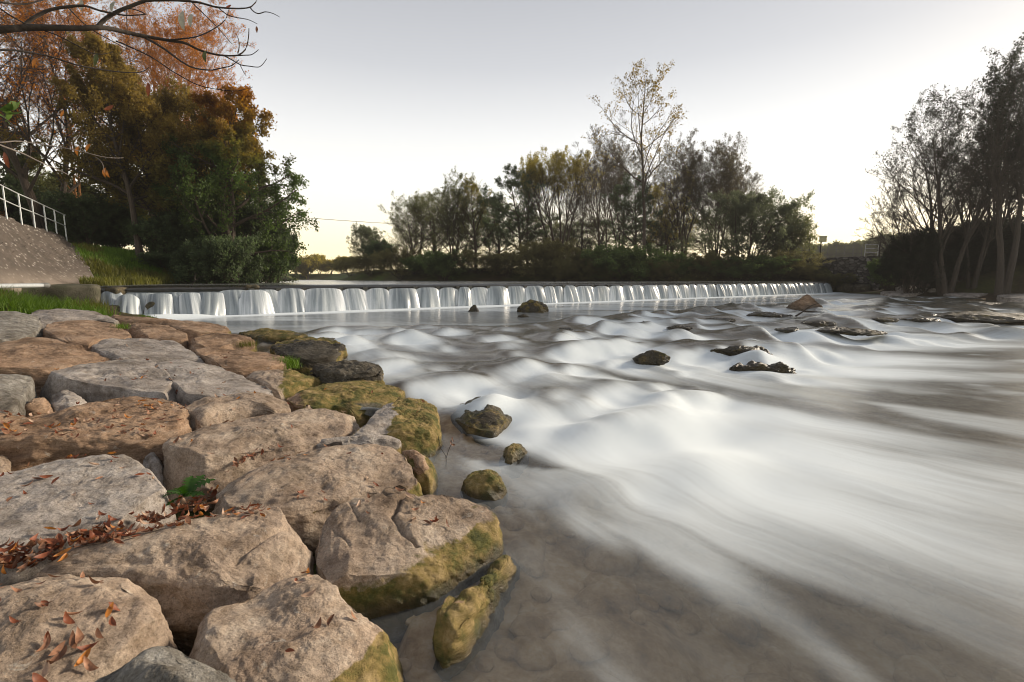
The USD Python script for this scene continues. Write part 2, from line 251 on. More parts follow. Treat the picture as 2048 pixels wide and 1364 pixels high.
# water: thin see-through near the shore, murky further out, white where it breaks
mat('river_water', {
    'fo': ('attribute', {'attribute': 'foam'}), 'mu': ('attribute', {'attribute': 'murk'}), 'uv': ('attribute', {'attribute': 'st'}),
    'wg': ('geometry', {}), 'wn': ('noise_texture', {'scale': 0.75, 'detail': 2.0}), 'ws': ('vector_math', {'math_type': 'scale', 'scale': 1.1}), 'wa2': ('vector_math', {'math_type': 'add'}), 'mp': ('mapping', {'scale': (0.45, 2.4, 1)}), 'n': ('noise_texture', {'scale': 1.0, 'detail': 5.0, 'roughness': 0.6}),
    'mp2': ('mapping', {'scale': (1.0, 15.0, 1)}), 'n2': ('noise_texture', {'scale': 1.0, 'detail': 3.0, 'roughness': 0.55}),
    'ns': ('math', {'math_type': 'multiply_add', 'value2': 0.65, 'value3': -0.325}), 'ns2': ('math', {'math_type': 'multiply_add', 'value2': 0.24}),
    'nf': ('math', {'math_type': 'add'}), 'k1': ('math', {'math_type': 'subtract', 'value1': 1.0}), 'k2': ('math', {'math_type': 'multiply'}), 'k3': ('math', {'math_type': 'multiply', 'value2': 3.6}),
    'nn': ('math', {'math_type': 'multiply'}), 'sm': ('map_range', {'range_type': 'linear', 'from_min': 0.02, 'from_max': 0.98, 'clamp': True}),
    'tr': ('transparent_bsdf', {'color': (0.95, 0.90, 0.80)}), 'df': ('diffuse_bsdf', {'color': (0.074, 0.070, 0.054)}), 'bo': ('mix_closure', {}),
    'gl': ('glossy_bsdf', {'roughness': 0.19, 'color': (0.85, 0.85, 0.85)}), 'fr': ('fresnel', {'IOR': 1.33}), 'wa': ('mix_closure', {}),
    'fd': ('diffuse_bsdf', {'color': (0.72, 0.775, 0.80)}), 'ft': ('translucent_bsdf', {'color': (0.8, 0.83, 0.84)}), 'fm': ('mix_closure', {'fac': 0.06}), 'out': ('mix_closure', {}),
    'bn': ('bump', {'strength': 0.12, 'distance': 0.05})},
    [('wg.position', 'wn.vector'), ('wn.color', 'ws.vector1'), ('ws.vector', 'wa2.vector1'), ('uv.vector', 'wa2.vector2'), ('wa2.vector', 'mp.vector'), ('mp.vector', 'n.vector'), ('wa2.vector', 'mp2.vector'), ('mp2.vector', 'n2.vector'),
     ('n.fac', 'ns.value1'), ('n2.fac', 'ns2.value1'), ('ns.value', 'ns2.value3'), ('fo.fac', 'k1.value2'), ('k1.value', 'k2.value1'), ('fo.fac', 'k2.value2'), ('k2.value', 'k3.value1'),
     ('ns2.value', 'nn.value1'), ('k3.value', 'nn.value2'), ('fo.fac', 'nf.value1'), ('nn.value', 'nf.value2'), ('nf.value', 'sm.value'),
     ('mu.fac', 'bo.fac'), ('tr.BSDF', 'bo.closure1'), ('df.BSDF', 'bo.closure2'), ('n.fac', 'bn.height'), ('bn.normal', 'gl.normal'), ('fr.fac', 'wa.fac'), ('bo.closure', 'wa.closure1'), ('gl.BSDF', 'wa.closure2'),
     ('fd.BSDF', 'fm.closure1'), ('ft.BSDF', 'fm.closure2'), ('sm.result', 'out.fac'), ('wa.closure', 'out.closure1'), ('fm.closure', 'out.closure2')], 'out.closure')
# falling water: st.x runs across one sheet (-1..1), st.y down it (0..1)
mat('falling_water', {
    'uv': ('attribute', {'attribute': 'st'}), 's': ('separate_xyz', {}), 'g': ('geometry', {}), 'ab': ('math', {'math_type': 'absolute'}), 'pw': ('math', {'math_type': 'power', 'value2': 3.0}),
    'mp': ('mapping', {'scale': (5.0, 0.35, 1)}), 'of': ('vector_math', {'math_type': 'add'}), 'at': ('attribute', {'attribute': 'sheet'}), 'cx': ('combine_xyz', {}),
    'n': ('noise_texture', {'scale': 1.0, 'detail': 4.0, 'roughness': 0.65}), 'a1': ('math', {'math_type': 'multiply_add', 'value2': 0.24}), 'a2': ('math', {'math_type': 'multiply_add', 'value2': 0.62}),
    'a3': ('math', {'math_type': 'multiply_add', 'value2': 1.5}), 'wn': ('white_noise_texture', {'dimensions': '1D'}), 'wo': ('math', {'math_type': 'multiply_add', 'value2': 0.40, 'value3': -0.84}), 'cl': ('clamp', {}),
    'r': ('rgb_ramp', {'ramp': [(0.0, (0.20, 0.23, 0.25)), (0.35, (0.40, 0.44, 0.46)), (0.7, (0.72, 0.75, 0.77)), (1.0, (0.82, 0.86, 0.88))]}),
    'd': ('diffuse_bsdf', {}), 't': ('translucent_bsdf', {}), 'm1': ('mix_closure', {'fac': 0.12}), 'gl': ('glossy_bsdf', {'roughness': 0.3}), 'm2': ('mix_closure', {'fac': 0.06})},
    [('uv.vector', 's.vector'), ('s.x', 'ab.value1'), ('ab.value', 'pw.value1'), ('at.fac', 'cx.x'), ('at.fac', 'cx.z'), ('uv.vector', 'mp.vector'), ('mp.vector', 'of.vector1'), ('cx.vector', 'of.vector2'), ('of.vector', 'n.vector'),
     ('at.fac', 'wn.w'), ('wn.value', 'wo.value1'), ('wo.value', 'a3.value3'), ('n.fac', 'a3.value1'), ('s.y', 'a1.value1'), ('a3.value', 'a1.value3'), ('pw.value', 'a2.value1'), ('a1.value', 'a2.value3'), ('a2.value', 'cl.value'), ('cl.result', 'r.fac'),
     ('r.color', 'd.color'), ('r.color', 't.color'), ('d.BSDF', 'm1.closure1'), ('t.BSDF', 'm1.closure2'), ('m1.closure', 'm2.closure1'), ('gl.BSDF', 'm2.closure2')], 'm2.closure')
# ------------------------------------------------------------------ lie of the land and the river
W0, W1 = np.array([-11.6, 13.5]), np.array([26.2, 39.7])            # the weir's two ends
WL = np.linalg.norm(W1 - W0); WD = (W1 - W0) / WL; WN = np.array([-WD[1], WD[0]])   # along the weir; upstream
CREST, POOL = 1.29, 0.40
LB = [(-12.2, 13.1), (-9.6, 12.6), (-6.6, 10.9), (-3.3, 6.9), (-1.75, 5.3), (-0.8, 4.6), (-0.62, 3.5), (-0.35, 2.7), (-0.5, 1.9), (-0.3, 0.8), (0.5, -0.8), (3, -6), (12, -20)]
RB = [(26.9, 40.6), (25.5, 32), (27, 28), (24.5, 21.8), (28, 14), (40, 0), (62, -20)]
LOWER = Polygon(LB + RB[::-1])
UPPER = Polygon([tuple(W0), (-14, 20), (-15, 30), (-27, 60), (-52, 118), (-47, 118), (-40, 100), (-22, 62), (-10, 50.5), (0, 47), (15, 43.5), (25.0, 41.8), tuple(W1)])
def dist(geom, x, y):
    return shapely.distance(geom, shapely.points(np.stack([x, y], -1)))
def bankplane(x, y):
    return 0.17 - 0.13 * x - 0.03 * y
START = [(-14, 12.2)] + [tuple(PZ(u, v, POOL)[:2]) for u, v in [(452, 663), (560, 669), (700, 653), (850, 648), (1000, 650), (1150, 638), (1300, 624), (1450, 611), (1600, 603), (1750, 593.5)]] + [(29, 30)]
END = [(-2.2, 4.2)] + [tuple(PZ(u, v, 0.0)[:2]) for u, v in [(880, 868), (1040, 905), (1200, 915), (1420, 850), (1600, 752), (1750, 706), (1900, 690), (2048, 684)]] + [(26, 9)]
UPP = Polygon(START + [(60, 60), (-40, 60), (-40, 12)]); DNP = Polygon(END + [(90, -40), (-20, -40), (-4, 2)])
GX, GY, GS = -16.0, -10.0, 0.05
nx, ny = 1001, 1081
cx, cy = np.meshgrid(GX + np.arange(0, 50.01, 0.25), GY + np.arange(0, 54.01, 0.25), indexing='ij')
ds, de = dist(LineString(START), cx, cy), dist(LineString(END), cx, cy)
pts = shapely.points(np.stack([cx, cy], -1))
up, dn = shapely.contains(UPP, pts), shapely.contains(DNP, pts)
RR = np.where(up, 0.0, np.where(dn, 1.0, ds / (ds + de + 1e-9)))
RR = gaussian_filter(RR, 0.8)
fx, fy = np.meshgrid(GX + np.arange(nx) * GS, GY + np.arange(ny) * GS, indexing='ij')
R = map_coordinates(RR, [(fx - GX) / 0.25, (fy - GY) / 0.25], order=1, mode='nearest')
_w = fbm(np.stack([fx * 0.55, fy * 0.55, 0 * fx], -1), 3, 14) - 0.5
_st = np.clip(R * 5.0 + 2.2 * _w * smooth01(0, .15, R) * smooth01(1, .85, R), 0, 5)
_fr = _st - np.floor(_st)
H = POOL * (1 - (0.45 * smooth01(0.0, 1.0, R) + 0.55 * np.clip((np.floor(_st) + smooth01(0.40, 1.0, _fr)) / 5.0, 0, 1)))
DE = map_coordinates(np.where(dn, de, 0), [(fx - GX) / 0.25, (fy - GY) / 0.25], order=1, mode='nearest')
# flow lines: y = g(x) + const, running from the weir towards the lower right
def gslope(x):
    return -1.33 + 1.17 * smooth01(0.5, 7.0, x)
_gx = np.linspace(-60, 80, 2801); _gy = np.r_[0, np.cumsum(0.5 * (gslope(_gx[1:]) + gslope(_gx[:-1])) * np.diff(_gx))]
_gy -= np.interp(0, _gx, _gy)
def g(x): return np.interp(x, _gx, _gy)
_gs = np.r_[0, np.cumsum(np.sqrt(1 + gslope(_gx[1:]) ** 2) * np.diff(_gx))]
def flow_st(x, y):
    c = 1 / np.sqrt(1 + gslope(x) ** 2)
    return np.interp(x, _gx, _gs), (y - g(x)) * (0.6 + 0.4 * c)
def hump(x0, y0, lu, lat, h):
    """a smooth mound of water over a sunken stone: long towards upstream, steep downstream."""
    global H
    k = 3.2 * max(lu, lat)
    i0, i1 = max(0, int((x0 - k - GX) / GS)), min(nx, int((x0 + k - GX) / GS)); j0, j1 = max(0, int((y0 - k - GY) / GS)), min(ny, int((y0 + k - GY) / GS))
    if i1 <= i0 or j1 <= j0: return
    X, Y = fx[i0:i1, j0:j1] - x0, fy[i0:i1, j0:j1] - y0
    s = gslope(x0); c = 1 / math.sqrt(1 + s * s); a, b = X * c + Y * s * c, -X * s * c + Y * c
    e = np.where(a < 0, np.exp(-(a / lu) ** 2), np.exp(-np.abs(a / (0.62 * lu)) ** 2.2) - 0.42 * np.exp(-((a - 1.15 * lu) / (0.55 * lu)) ** 2))
    H[i0:i1, j0:j1] += h * e * np.exp(-np.abs(b / lat) ** 2.3)
rng = np.random.default_rng(11)
n = 0
while n < 900:
    x0, y0 = rng.uniform(-4, 27), rng.uniform(3.5, 33)
    r = RR[min(200, max(0, int((x0 - GX) / 0.25))), min(216, max(0, int((y0 - GY) / 0.25)))]
    if not 0.06 < r < 0.97: continue
    far = smooth01(5, 25, math.hypot(x0, y0))
    sz = rng.uniform(0.14, 0.36) * (1 + 0.5 * far)
    hump(x0, y0, sz * rng.uniform(0.8, 1.3), sz * rng.uniform(0.8, 1.5), sz * rng.uniform(0.16, 0.36) * (1 - 0.5 * far)); n += 1
for u, v, z, lu, la, h in [(880, 742, .25, .55, .5, .13), (960, 812, .12, .40, .42, .15), (1010, 722, .28, .5, .5, .12), (1130, 690, .30, .6, .6, .13), (1080, 745, .22, .45, .5, .12), (1190, 765, .18, .5, .6, .14),
        (1060, 812, .12, .4, .6, .12), (1330, 835, .06, .5, .7, .13), (1200, 860, .05, .45, .6, .11), (1440, 690, .25, .9, .7, .14), (1550, 690, .22, .9, .8, .15), (1700, 640, .3, 1.4, 1.1, .22),
        (1810, 632, .3, 1.1, .9, .12), (1920, 645, .25, 1.0, .8, .10), (1630, 660, .25, .9, .8, .12), (1380, 935, .0, .45, .55, .07), (1190, 985, .0, .30, .5, .06), (760, 700, .33, .45, .5, .09), (690, 690, .36, .4, .5, .08)]:
    p = PZ(u, v, z); hump(p[0], p[1], lu, la, h)
for _a, _d, _h, _r in [(0.5, -0.9, .10, .45), (1.3, -1.0, .12, .5), (2.1, -0.95, .08, .45)]:
    _q = W0 + WD * _a + WN * _d; hump(_q[0], _q[1], _r, _r, _h)
fs, ft = flow_st(fx, fy)
calm = np.clip(0.25 + 4 * R * (1 - R), 0, 1)
H += 0.035 * (fbm(np.stack([fs * 0.7, ft * 1.9, 0 * ft], -1), 3, 5) - 0.5) * calm
H += 0.05 * np.exp(-(DE / 1.2) ** 2) * (R > 0.97) * (fbm(np.stack([fs * 1.1, ft * 1.3, 0 * ft + 9], -1), 2, 6) - 0.5)
_rap = smooth01(0.02, 0.12, R) * (1 - smooth01(0.93, 1.0, R))
H += 0.045 * (fbm(np.stack([fs * 1.5, ft * 4.2, 0 * ft + 3], -1), 3, 15) - 0.5) * (0.12 + 0.88 * _rap)
H = gaussian_filter(H, 1.1)
def hgrid(A, x, y, order=1):
    return map_coordinates(A, [(np.asarray(x) - GX) / GS, (np.asarray(y) - GY) / GS], order=order, mode='nearest')
# white water: born where the surface drops along the flow, carried on and fading downstream
tx = np.arange(-15, 34, 0.05); tt = np.arange(-20, 62, 0.06)
TX, TT = np.meshgrid(tx, tt, indexing='ij'); TY = TT + g(TX)
HT = hgrid(H, TX, TY); ins = (TY > GY) & (TY < GY + 54)
dsx = np.sqrt(1 + gslope(tx) ** 2) * 0.05
drop = np.clip(-(np.gradient(HT, axis=0) / dsx[:, None]) - 0.10, 0, 0.8) * ins
RT = hgrid(R, TX, TY)
F = np.zeros_like(HT); cur = np.zeros(len(tt))
for i in range(len(tx)):
    cur = cur * np.exp(-dsx[i] / (0.42 + 1.0 * smooth01(0.55, 1.0, RT[i]))) + drop[i] * dsx[i] * (9.0 + 5.0 * (RT[i] < 0.85))
    cur = gaussian_filter1d(cur, 0.5); F[i] = cur
_p = PZ(np.array([990.0, 1075.0]), np.array([905.0, 905.0]), 0.0); _t = _p[:, 1] - g(_p[:, 0])
F *= 0.12 + 0.88 * np.where(RT > 0.75, smooth01(_t[0], _t[1] + 0.12, TT), 1.0)
F = smooth01(0.06, 0.92, 1 - np.exp(-1.6 * F))
def foam_at(x, y):
    wx = 0.55 * (fbm(np.stack([x * 0.8, y * 0.8, 0 * x], -1), 3, 61) - 0.5)
    t = y - g(x) + wx * hgrid((R > 0.9) * 1.0, x, y)
    f = map_coordinates(F, [(x + 15) / 0.05, (t + 20) / 0.06], order=1, mode='nearest')
    dw = -((x - W0[0]) * WN[0] + (y - W0[1]) * WN[1])
    al = (x - W0[0]) * WD[0] + (y - W0[1]) * WD[1]
    wob = 0.35 * (noise(np.stack([al * 0.5, 0 * al, 0 * al], -1), 3) - 0.5)
    mist = 0.05 + 0.36 * smooth01(0.44, 0.76, fbm(np.stack([flow_st(x, y)[0] * 0.75, flow_st(x, y)[1] * 1.25, 0 * x], -1), 4, 27)); mist = mist * hgrid((R > 0.999) * 1.0, x, y)
    pool = (0.10 + 0.26 * smooth01(0.42, 0.68, fbm(np.stack([x * 0.25, y * 0.9, 0 * x], -1), 3, 33))) * hgrid((R < 0.03) * 1.0, x, y)
    f = np.maximum(np.maximum(f, mist), pool)
    white = (1 - smooth01(1.25 + wob, 2.3 + wob, dw)) * (al > -1) * (al < WL + 1) * (dw > -1)
    return np.clip(np.maximum(f, white), 0, 1)
def water_z(x, y): return hgrid(H, x, y)

MEADOW = Polygon([(26.9, 46.8), (30.2, 39.4), (33, 41.5), (60, 62), (90, 150), (34, 150), (24, 62)])
def ground_z(x, y):
    x, y = np.asarray(x, float), np.asarray(y, float)
    p = shapely.points(np.stack([x, y], -1))
    inL, inU = shapely.contains(LOWER, p), shapely.contains(UPPER, p)
    dL, dU = shapely.distance(LOWER, p), shapely.distance(UPPER, p)
    dLb, dRb = shapely.distance(LineString(LB), p), shapely.distance(LineString(RB), p)
    shore = np.minimum(dLb, dRb); dUb = shapely.distance(UPPER.exterior, p)
    wz = water_z(x, y)
    n1 = fbm(np.stack([x * 0.35, y * 0.35, 0 * x], -1), 4, 2) - 0.5; n2 = fbm(np.stack([x * 2.3, y * 2.3, 0 * x], -1), 4, 3) - 0.5
    bed = wz - 0.03 - 0.40 * smooth01(0, 2.6, shore) - 0.10 * np.abs(n2)
    q = PZ(1180, 1230, 0.0); bed = np.maximum(bed, wz - 0.40 + 0.33 * np.exp(-(((x - q[0]) / 0.55) ** 2 + ((y - q[1]) / 0.42) ** 2) ** 2) + 0.05 * n2)     # a broad sunken slab near the camera
    left = np.minimum(bankplane(x, y) - 0.33 + 0.22 * smooth01(2.2, 3.6, dL), wz + 0.40 * dL - 0.03); left = np.minimum(left, 1.12 + 0.02 * dL)
    right = 0.42 + 0.06 * np.minimum(dL, 4) + 0.42 * np.clip(dL - 3.2, 0, 6.0) + 0.008 * dL
    low = np.where(dLb < dRb, left, right)
    sW = (x - W0[0]) * WN[0] + (y - W0[1]) * WN[1]
    off = 1.7 * (1 - smooth01(15.6, 18.6, y)) * (x < 0)
    ul = 1.30 + 0.40 * np.clip(dU - off, 0, 3.4) + 0.012 * np.minimum(dU, 60)
    ul = np.where((x > 5) & (y < 75), 1.30 + 0.25 * np.minimum(dU, 2.0) + 0.02 * np.minimum(dU, 60), ul)
    b = smooth01(-0.6, 0.9, sW)
    land = low * (1 - b) + np.maximum(ul, low * (x > 10)) * b
    z = np.where(inL, bed, np.where(inU, CREST - 0.75 * smooth01(0, 1.5, dUb) - 0.06, land + 0.10 * n2 * smooth01(0, 1, np.minimum(dL, dU)) + 0.5 * n1 * smooth01(3, 12, np.minimum(dL, dU))))
    return np.where(shapely.contains(MEADOW, p), np.maximum(z, 3.30 + 0.1 * n1), z)
def polar(cxy, r0, r1, nr, a0, a1, na):
    r = np.geomspace(r0, r1, nr); a = np.radians(np.linspace(a0, a1, na))
    Rg, Ag = np.meshgrid(r, a, indexing='ij')
    return cxy[0] + Rg * np.sin(Ag), cxy[1] + Rg * np.cos(Ag)
x, y = polar((-0.4, -1.2), 0.35, 420, 210, -180, 180, 361)
z = ground_z(x, y)
wet_in = shapely.contains(LOWER.buffer(0.25), shapely.points(np.stack([x, y], -1)))
gv = np.stack([x, y, z], -1).reshape(-1, 3); gf = gridfaces(*x.shape)[:, ::-1]
gr = smooth01(0.42, 0.62, fbm(np.stack([x * 0.5, y * 0.5, 0 * x], -1), 4, 8)) * 0.6 + 0.4 * (np.hypot(x, y) > 55)
gr = np.maximum(gr, ((x < -11) & (y < 26) & (y > 13)) * 0.9)
inbed = wet_in.reshape(-1)[gf].all(1)
for nm, sel, mt, lab in (('ground', ~inbed, 'ground_cover', 'brown earth with leaf litter and grass on the river banks'), ('river_bed', inbed, 'river_bed', 'brown stony river bed showing through the shallow water')):
    f = gf[sel]; ids, inv = np.unique(f, return_inverse=True)
    obj(nm, (gv[ids], inv.reshape(-1, 3)), mt, smooth=True, pv={'grass': gr.reshape(-1)[ids]}, label=lab, category='ground' if nm == 'ground' else 'river bed', kind='structure')

# lower river: pool below the weir, rapids, run out to the right
x, y = polar((-0.5, -2.2), 0.9, 62, 470, -66, 108, 640)
p = shapely.points(np.stack([x, y], -1))
keep = shapely.contains(LOWER.union(Polygon([tuple(W0 - WN * 0.0), tuple(W1), tuple(W1 + WN * 0.6), tuple(W0 + WN * 0.6)])).buffer(0.45), p)
x, y = np.clip(x, GX + .1, 33.9), np.clip(y, GY + .1, 43.9)
z = water_z(x, y); gz = ground_z(x, y); s, t = flow_st(x, y)
fo = foam_at(x, y)
depth = np.clip(z - gz, 0, None); path = depth * np.sqrt(1 + (np.hypot(x, y) / 1.5) ** 2) ** 0.5
murk = 1 - np.exp(-path / 2.0)
f = gridfaces(*x.shape)[:, ::-1]; kf = keep.reshape(-1)[f].all(1); f = f[kf]
ids, inv = np.unique(f, return_inverse=True)
def fl(a): return np.asarray(a).reshape(-1)[ids]
river = obj('river_water', (np.stack([fl(x), fl(y), fl(z)], -1), inv.reshape(-1, 3)), 'river_water', smooth=True, uv=np.stack([fl(s), fl(t)], -1), pv={'foam': fl(fo), 'murk': fl(murk)},
            label='river below the weir breaking into smooth white rapids and running off to the right', category='river', kind='structure')
# upper river, flat to the far bank and rounding over the crest
a = np.r_[np.linspace(0, WL, 240)]
d = np.r_[-0.30, -0.27, -0.22, -0.16, -0.09, 0.0, 0.1, 0.25, 0.5, 1, 2, 4, 8, 16, 30, 50, 80, 115]
A, D = np.meshgrid(a, d, indexing='ij')
wid = np.where(D > 0.6, (D - 0.6) * 0.9, 0)
A2 = A + (A / WL - 0.5) * 2 * wid
x, y = W0[0] + WD[0] * A2 + WN[0] * D, W0[1] + WD[1] * A2 + WN[1] * D
zz = CREST + 0.02 - 0.115 * np.clip((0.10 - D) / 0.40, 0, 1) ** 1.8 + 0.012 * (noise(np.stack([A * 2.2, D * 0, 0 * A], -1), 4) - 0.5) * (D < 0.6)
obj('upper_river_water', (np.stack([x, y, zz], -1).reshape(-1, 3), gridfaces(*A.shape)[:, ::-1] if False else gridfaces(*A.shape)), 'river_water', smooth=True,
    uv=np.stack([D, A], -1).reshape(-1, 2) * 0.6, pv={'foam': 0 * A.ravel() + 0.0, 'murk': np.where(D < 0.25, 0.12, 0.9).ravel()}, label='still dark water held back above the weir', category='river', kind='structure')

# cobbles on the bed of the shallows
rng = np.random.default_rng(23); cob = []; ico = trimesh.creation.icosphere(2); iv, if_ = np.array(ico.vertices), np.array(ico.faces)
for k in range(420):
    px_, py_ = rng.uniform(-0.7, 3.2), rng.uniform(0.9, 5.2)
    if not LOWER.contains(shapely.Point(px_, py_)): continue
    sz_ = 0.035 + 0.11 * rng.random() ** 2.5; v_ = iv * (1 + 0.5 * (fbm(iv * 1.4 + k * 3.1, 2, k)[:, None] - .5)) * sz_ * [rng.uniform(.9, 1.6), 1.0, rng.uniform(.45, .7)]
    a_ = rng.uniform(0, 6.28); v_ = v_ @ np.array([[math.cos(a_), math.sin(a_), 0], [-math.sin(a_), math.cos(a_), 0], [0, 0, 1.0]])
    zb_ = float(ground_z(np.array([px_]), np.array([py_]))[0]); zt_ = float(water_z(np.array([px_]), np.array([py_]))[0])
    cob.append((v_ + [px_, py_, min(zb_ + sz_ * .15, zt_ - sz_ * .75 - .012)], if_))
obj('submerged_cobbles', merge(cob), 'river_bed', smooth=True, label='brown cobbles on the bed seen through the shallow water', category='cobbles', kind='stuff')

# ------------------------------------------------------------------ weir: concrete sill with splitter blocks, and the sheets of falling water
weir = thing('weir', 'long low concrete weir crossing the river under falling water', 'weir')
prof = np.array([(0.55, 0.0), (0.55, CREST - 0.12), (-0.12, CREST - 0.05), (-0.26, CREST - 0.14), (-0.10, CREST - 0.26), (-0.02, 0.0)])    # (upstream, z)
def wp(a, d, z): return np.array([W0[0] + WD[0] * a + WN[0] * d, W0[1] + WD[1] * a + WN[1] * d, z])
k = len(prof); V = [wp(a, q[0], q[1]) for a in np.linspace(0, WL, 2) for q in prof]
Fq = [[i, (i + 1) % k, k + (i + 1) % k, k + i] for i in range(k)]
sill = trimesh.Trimesh(V, [t for q in Fq for t in ([q[0], q[1], q[2]], [q[0], q[2], q[3]])], process=False); sill.fix_normals()
obj('sill', sill, 'wet_concrete', weir)
falls = thing('waterfall', 'row of arched white water sheets pouring over the weir', 'waterfall'); falls.SetCustomDataByKey('kind', 'structure')
rng = np.random.default_rng(5)
edges = [2.75]
while edges[-1] < WL - 0.9: edges.append(edges[-1] + rng.choice([rng.uniform(0.78, 1.0), rng.uniform(0.5, 0.75), rng.uniform(1.0, 1.25)], p=[.55, .22, .23]))
ztop = CREST - 0.085
def sheet(a0, a1, seed, throw=0.40, irregular=0.0, z1=POOL - 0.03):
    r = np.random.default_rng(seed); nq, nv = 22, 20
    q, v = np.meshgrid(np.linspace(-1, 1, nq), np.linspace(0, 1, nv), indexing='ij')
    zs = ztop - r.uniform(0.0, 0.05) - r.uniform(0.03, 0.17) * np.abs(q) ** r.uniform(2.6, 5.5) - irregular * r.random() * 0.1
    ze = z1 + 0 * q
    zc = zs + (ze - zs) * v
    fall = np.clip(ztop - zc, 0, None)
    th = throw * r.uniform(0.7, 1.25)
    out = 0.20 + th * np.sqrt(fall / 0.85) * (1 - 0.26 * q ** 2) + 0.05 * (1 - q ** 2)
    lean = 0.10 * r.uniform(-1, 1)
    w = (a1 - a0) / 2 * (r.uniform(0.94, 1.06) + 0.28 * v ** 0.7)
    A = (a0 + a1) / 2 + q * w + lean * v
    rip = (fbm(np.stack([q * 3.5 + seed * 7.1, v * 0.5, 0 * v], -1), 3, seed) - 0.5)
    out += 0.16 * rip * (0.25 + v)
    x, y = W0[0] + WD[0] * A - WN[0] * out, W0[1] + WD[1] * A - WN[1] * out
    obj('water_sheet', (np.stack([x, y, zc], -1).reshape(-1, 3), gridfaces(nq, nv)), 'falling_water', falls, smooth=True, uv=np.stack([q, v], -1).reshape(-1, 2), pv={'sheet': np.full(nq * nv, seed * 3.7)})
for i in range(len(edges) - 1):
    sheet(edges[i], edges[i + 1], 100 + i)
    blk = boxm(0.16, 0.20, 0.10); blk.apply_transform(trimesh.transformations.rotation_matrix(math.atan2(WD[1], WD[0]), [0, 0, 1])); blk.apply_translation(wp(edges[i + 1], -0.22, CREST - 0.13)); obj('splitter', blk, 'wet_concrete', weir)
aa, zz_ = np.meshgrid(np.linspace(0.05, WL - 0.1, 700), np.linspace(0, 1, 14), indexing='ij')
oo = 0.165 + 0.30 * zz_ ** 0.6 + 0.07 * (fbm(np.stack([aa * 4, zz_ * .6, 0 * aa], -1), 3, 44) - .5); zc = ztop - 0.05 + (POOL - 0.03 - ztop + .05) * zz_
obj('water_curtain', (np.stack([W0[0] + WD[0] * aa - WN[0] * oo, W0[1] + WD[1] * aa - WN[1] * oo, zc], -1).reshape(-1, 3), gridfaces(*aa.shape)), 'falling_water', falls, smooth=True, uv=np.stack([0.55 + 0 * aa, 0.25 + zz_ * 0.6], -1).reshape(-1, 2), pv={'sheet': (aa * 3.1).ravel()})
# the broken left end: water tumbling over stones
for i, (a0, a1, th, z1) in enumerate([(0.0, 0.5, 0.55, 0.42), (0.35, 0.85, 0.80, 0.40), (0.65, 1.3, 0.62, 0.40), (1.05, 1.6, 0.85, 0.40), (1.45, 2.1, .6, .4), (1.8, 2.35, .78, .4), (2.15, 2.9, .58, .4), (3.35, 4.2, .58, .4)]):
    sheet(a0, a1, 40 + i, th, 1.0, z1)
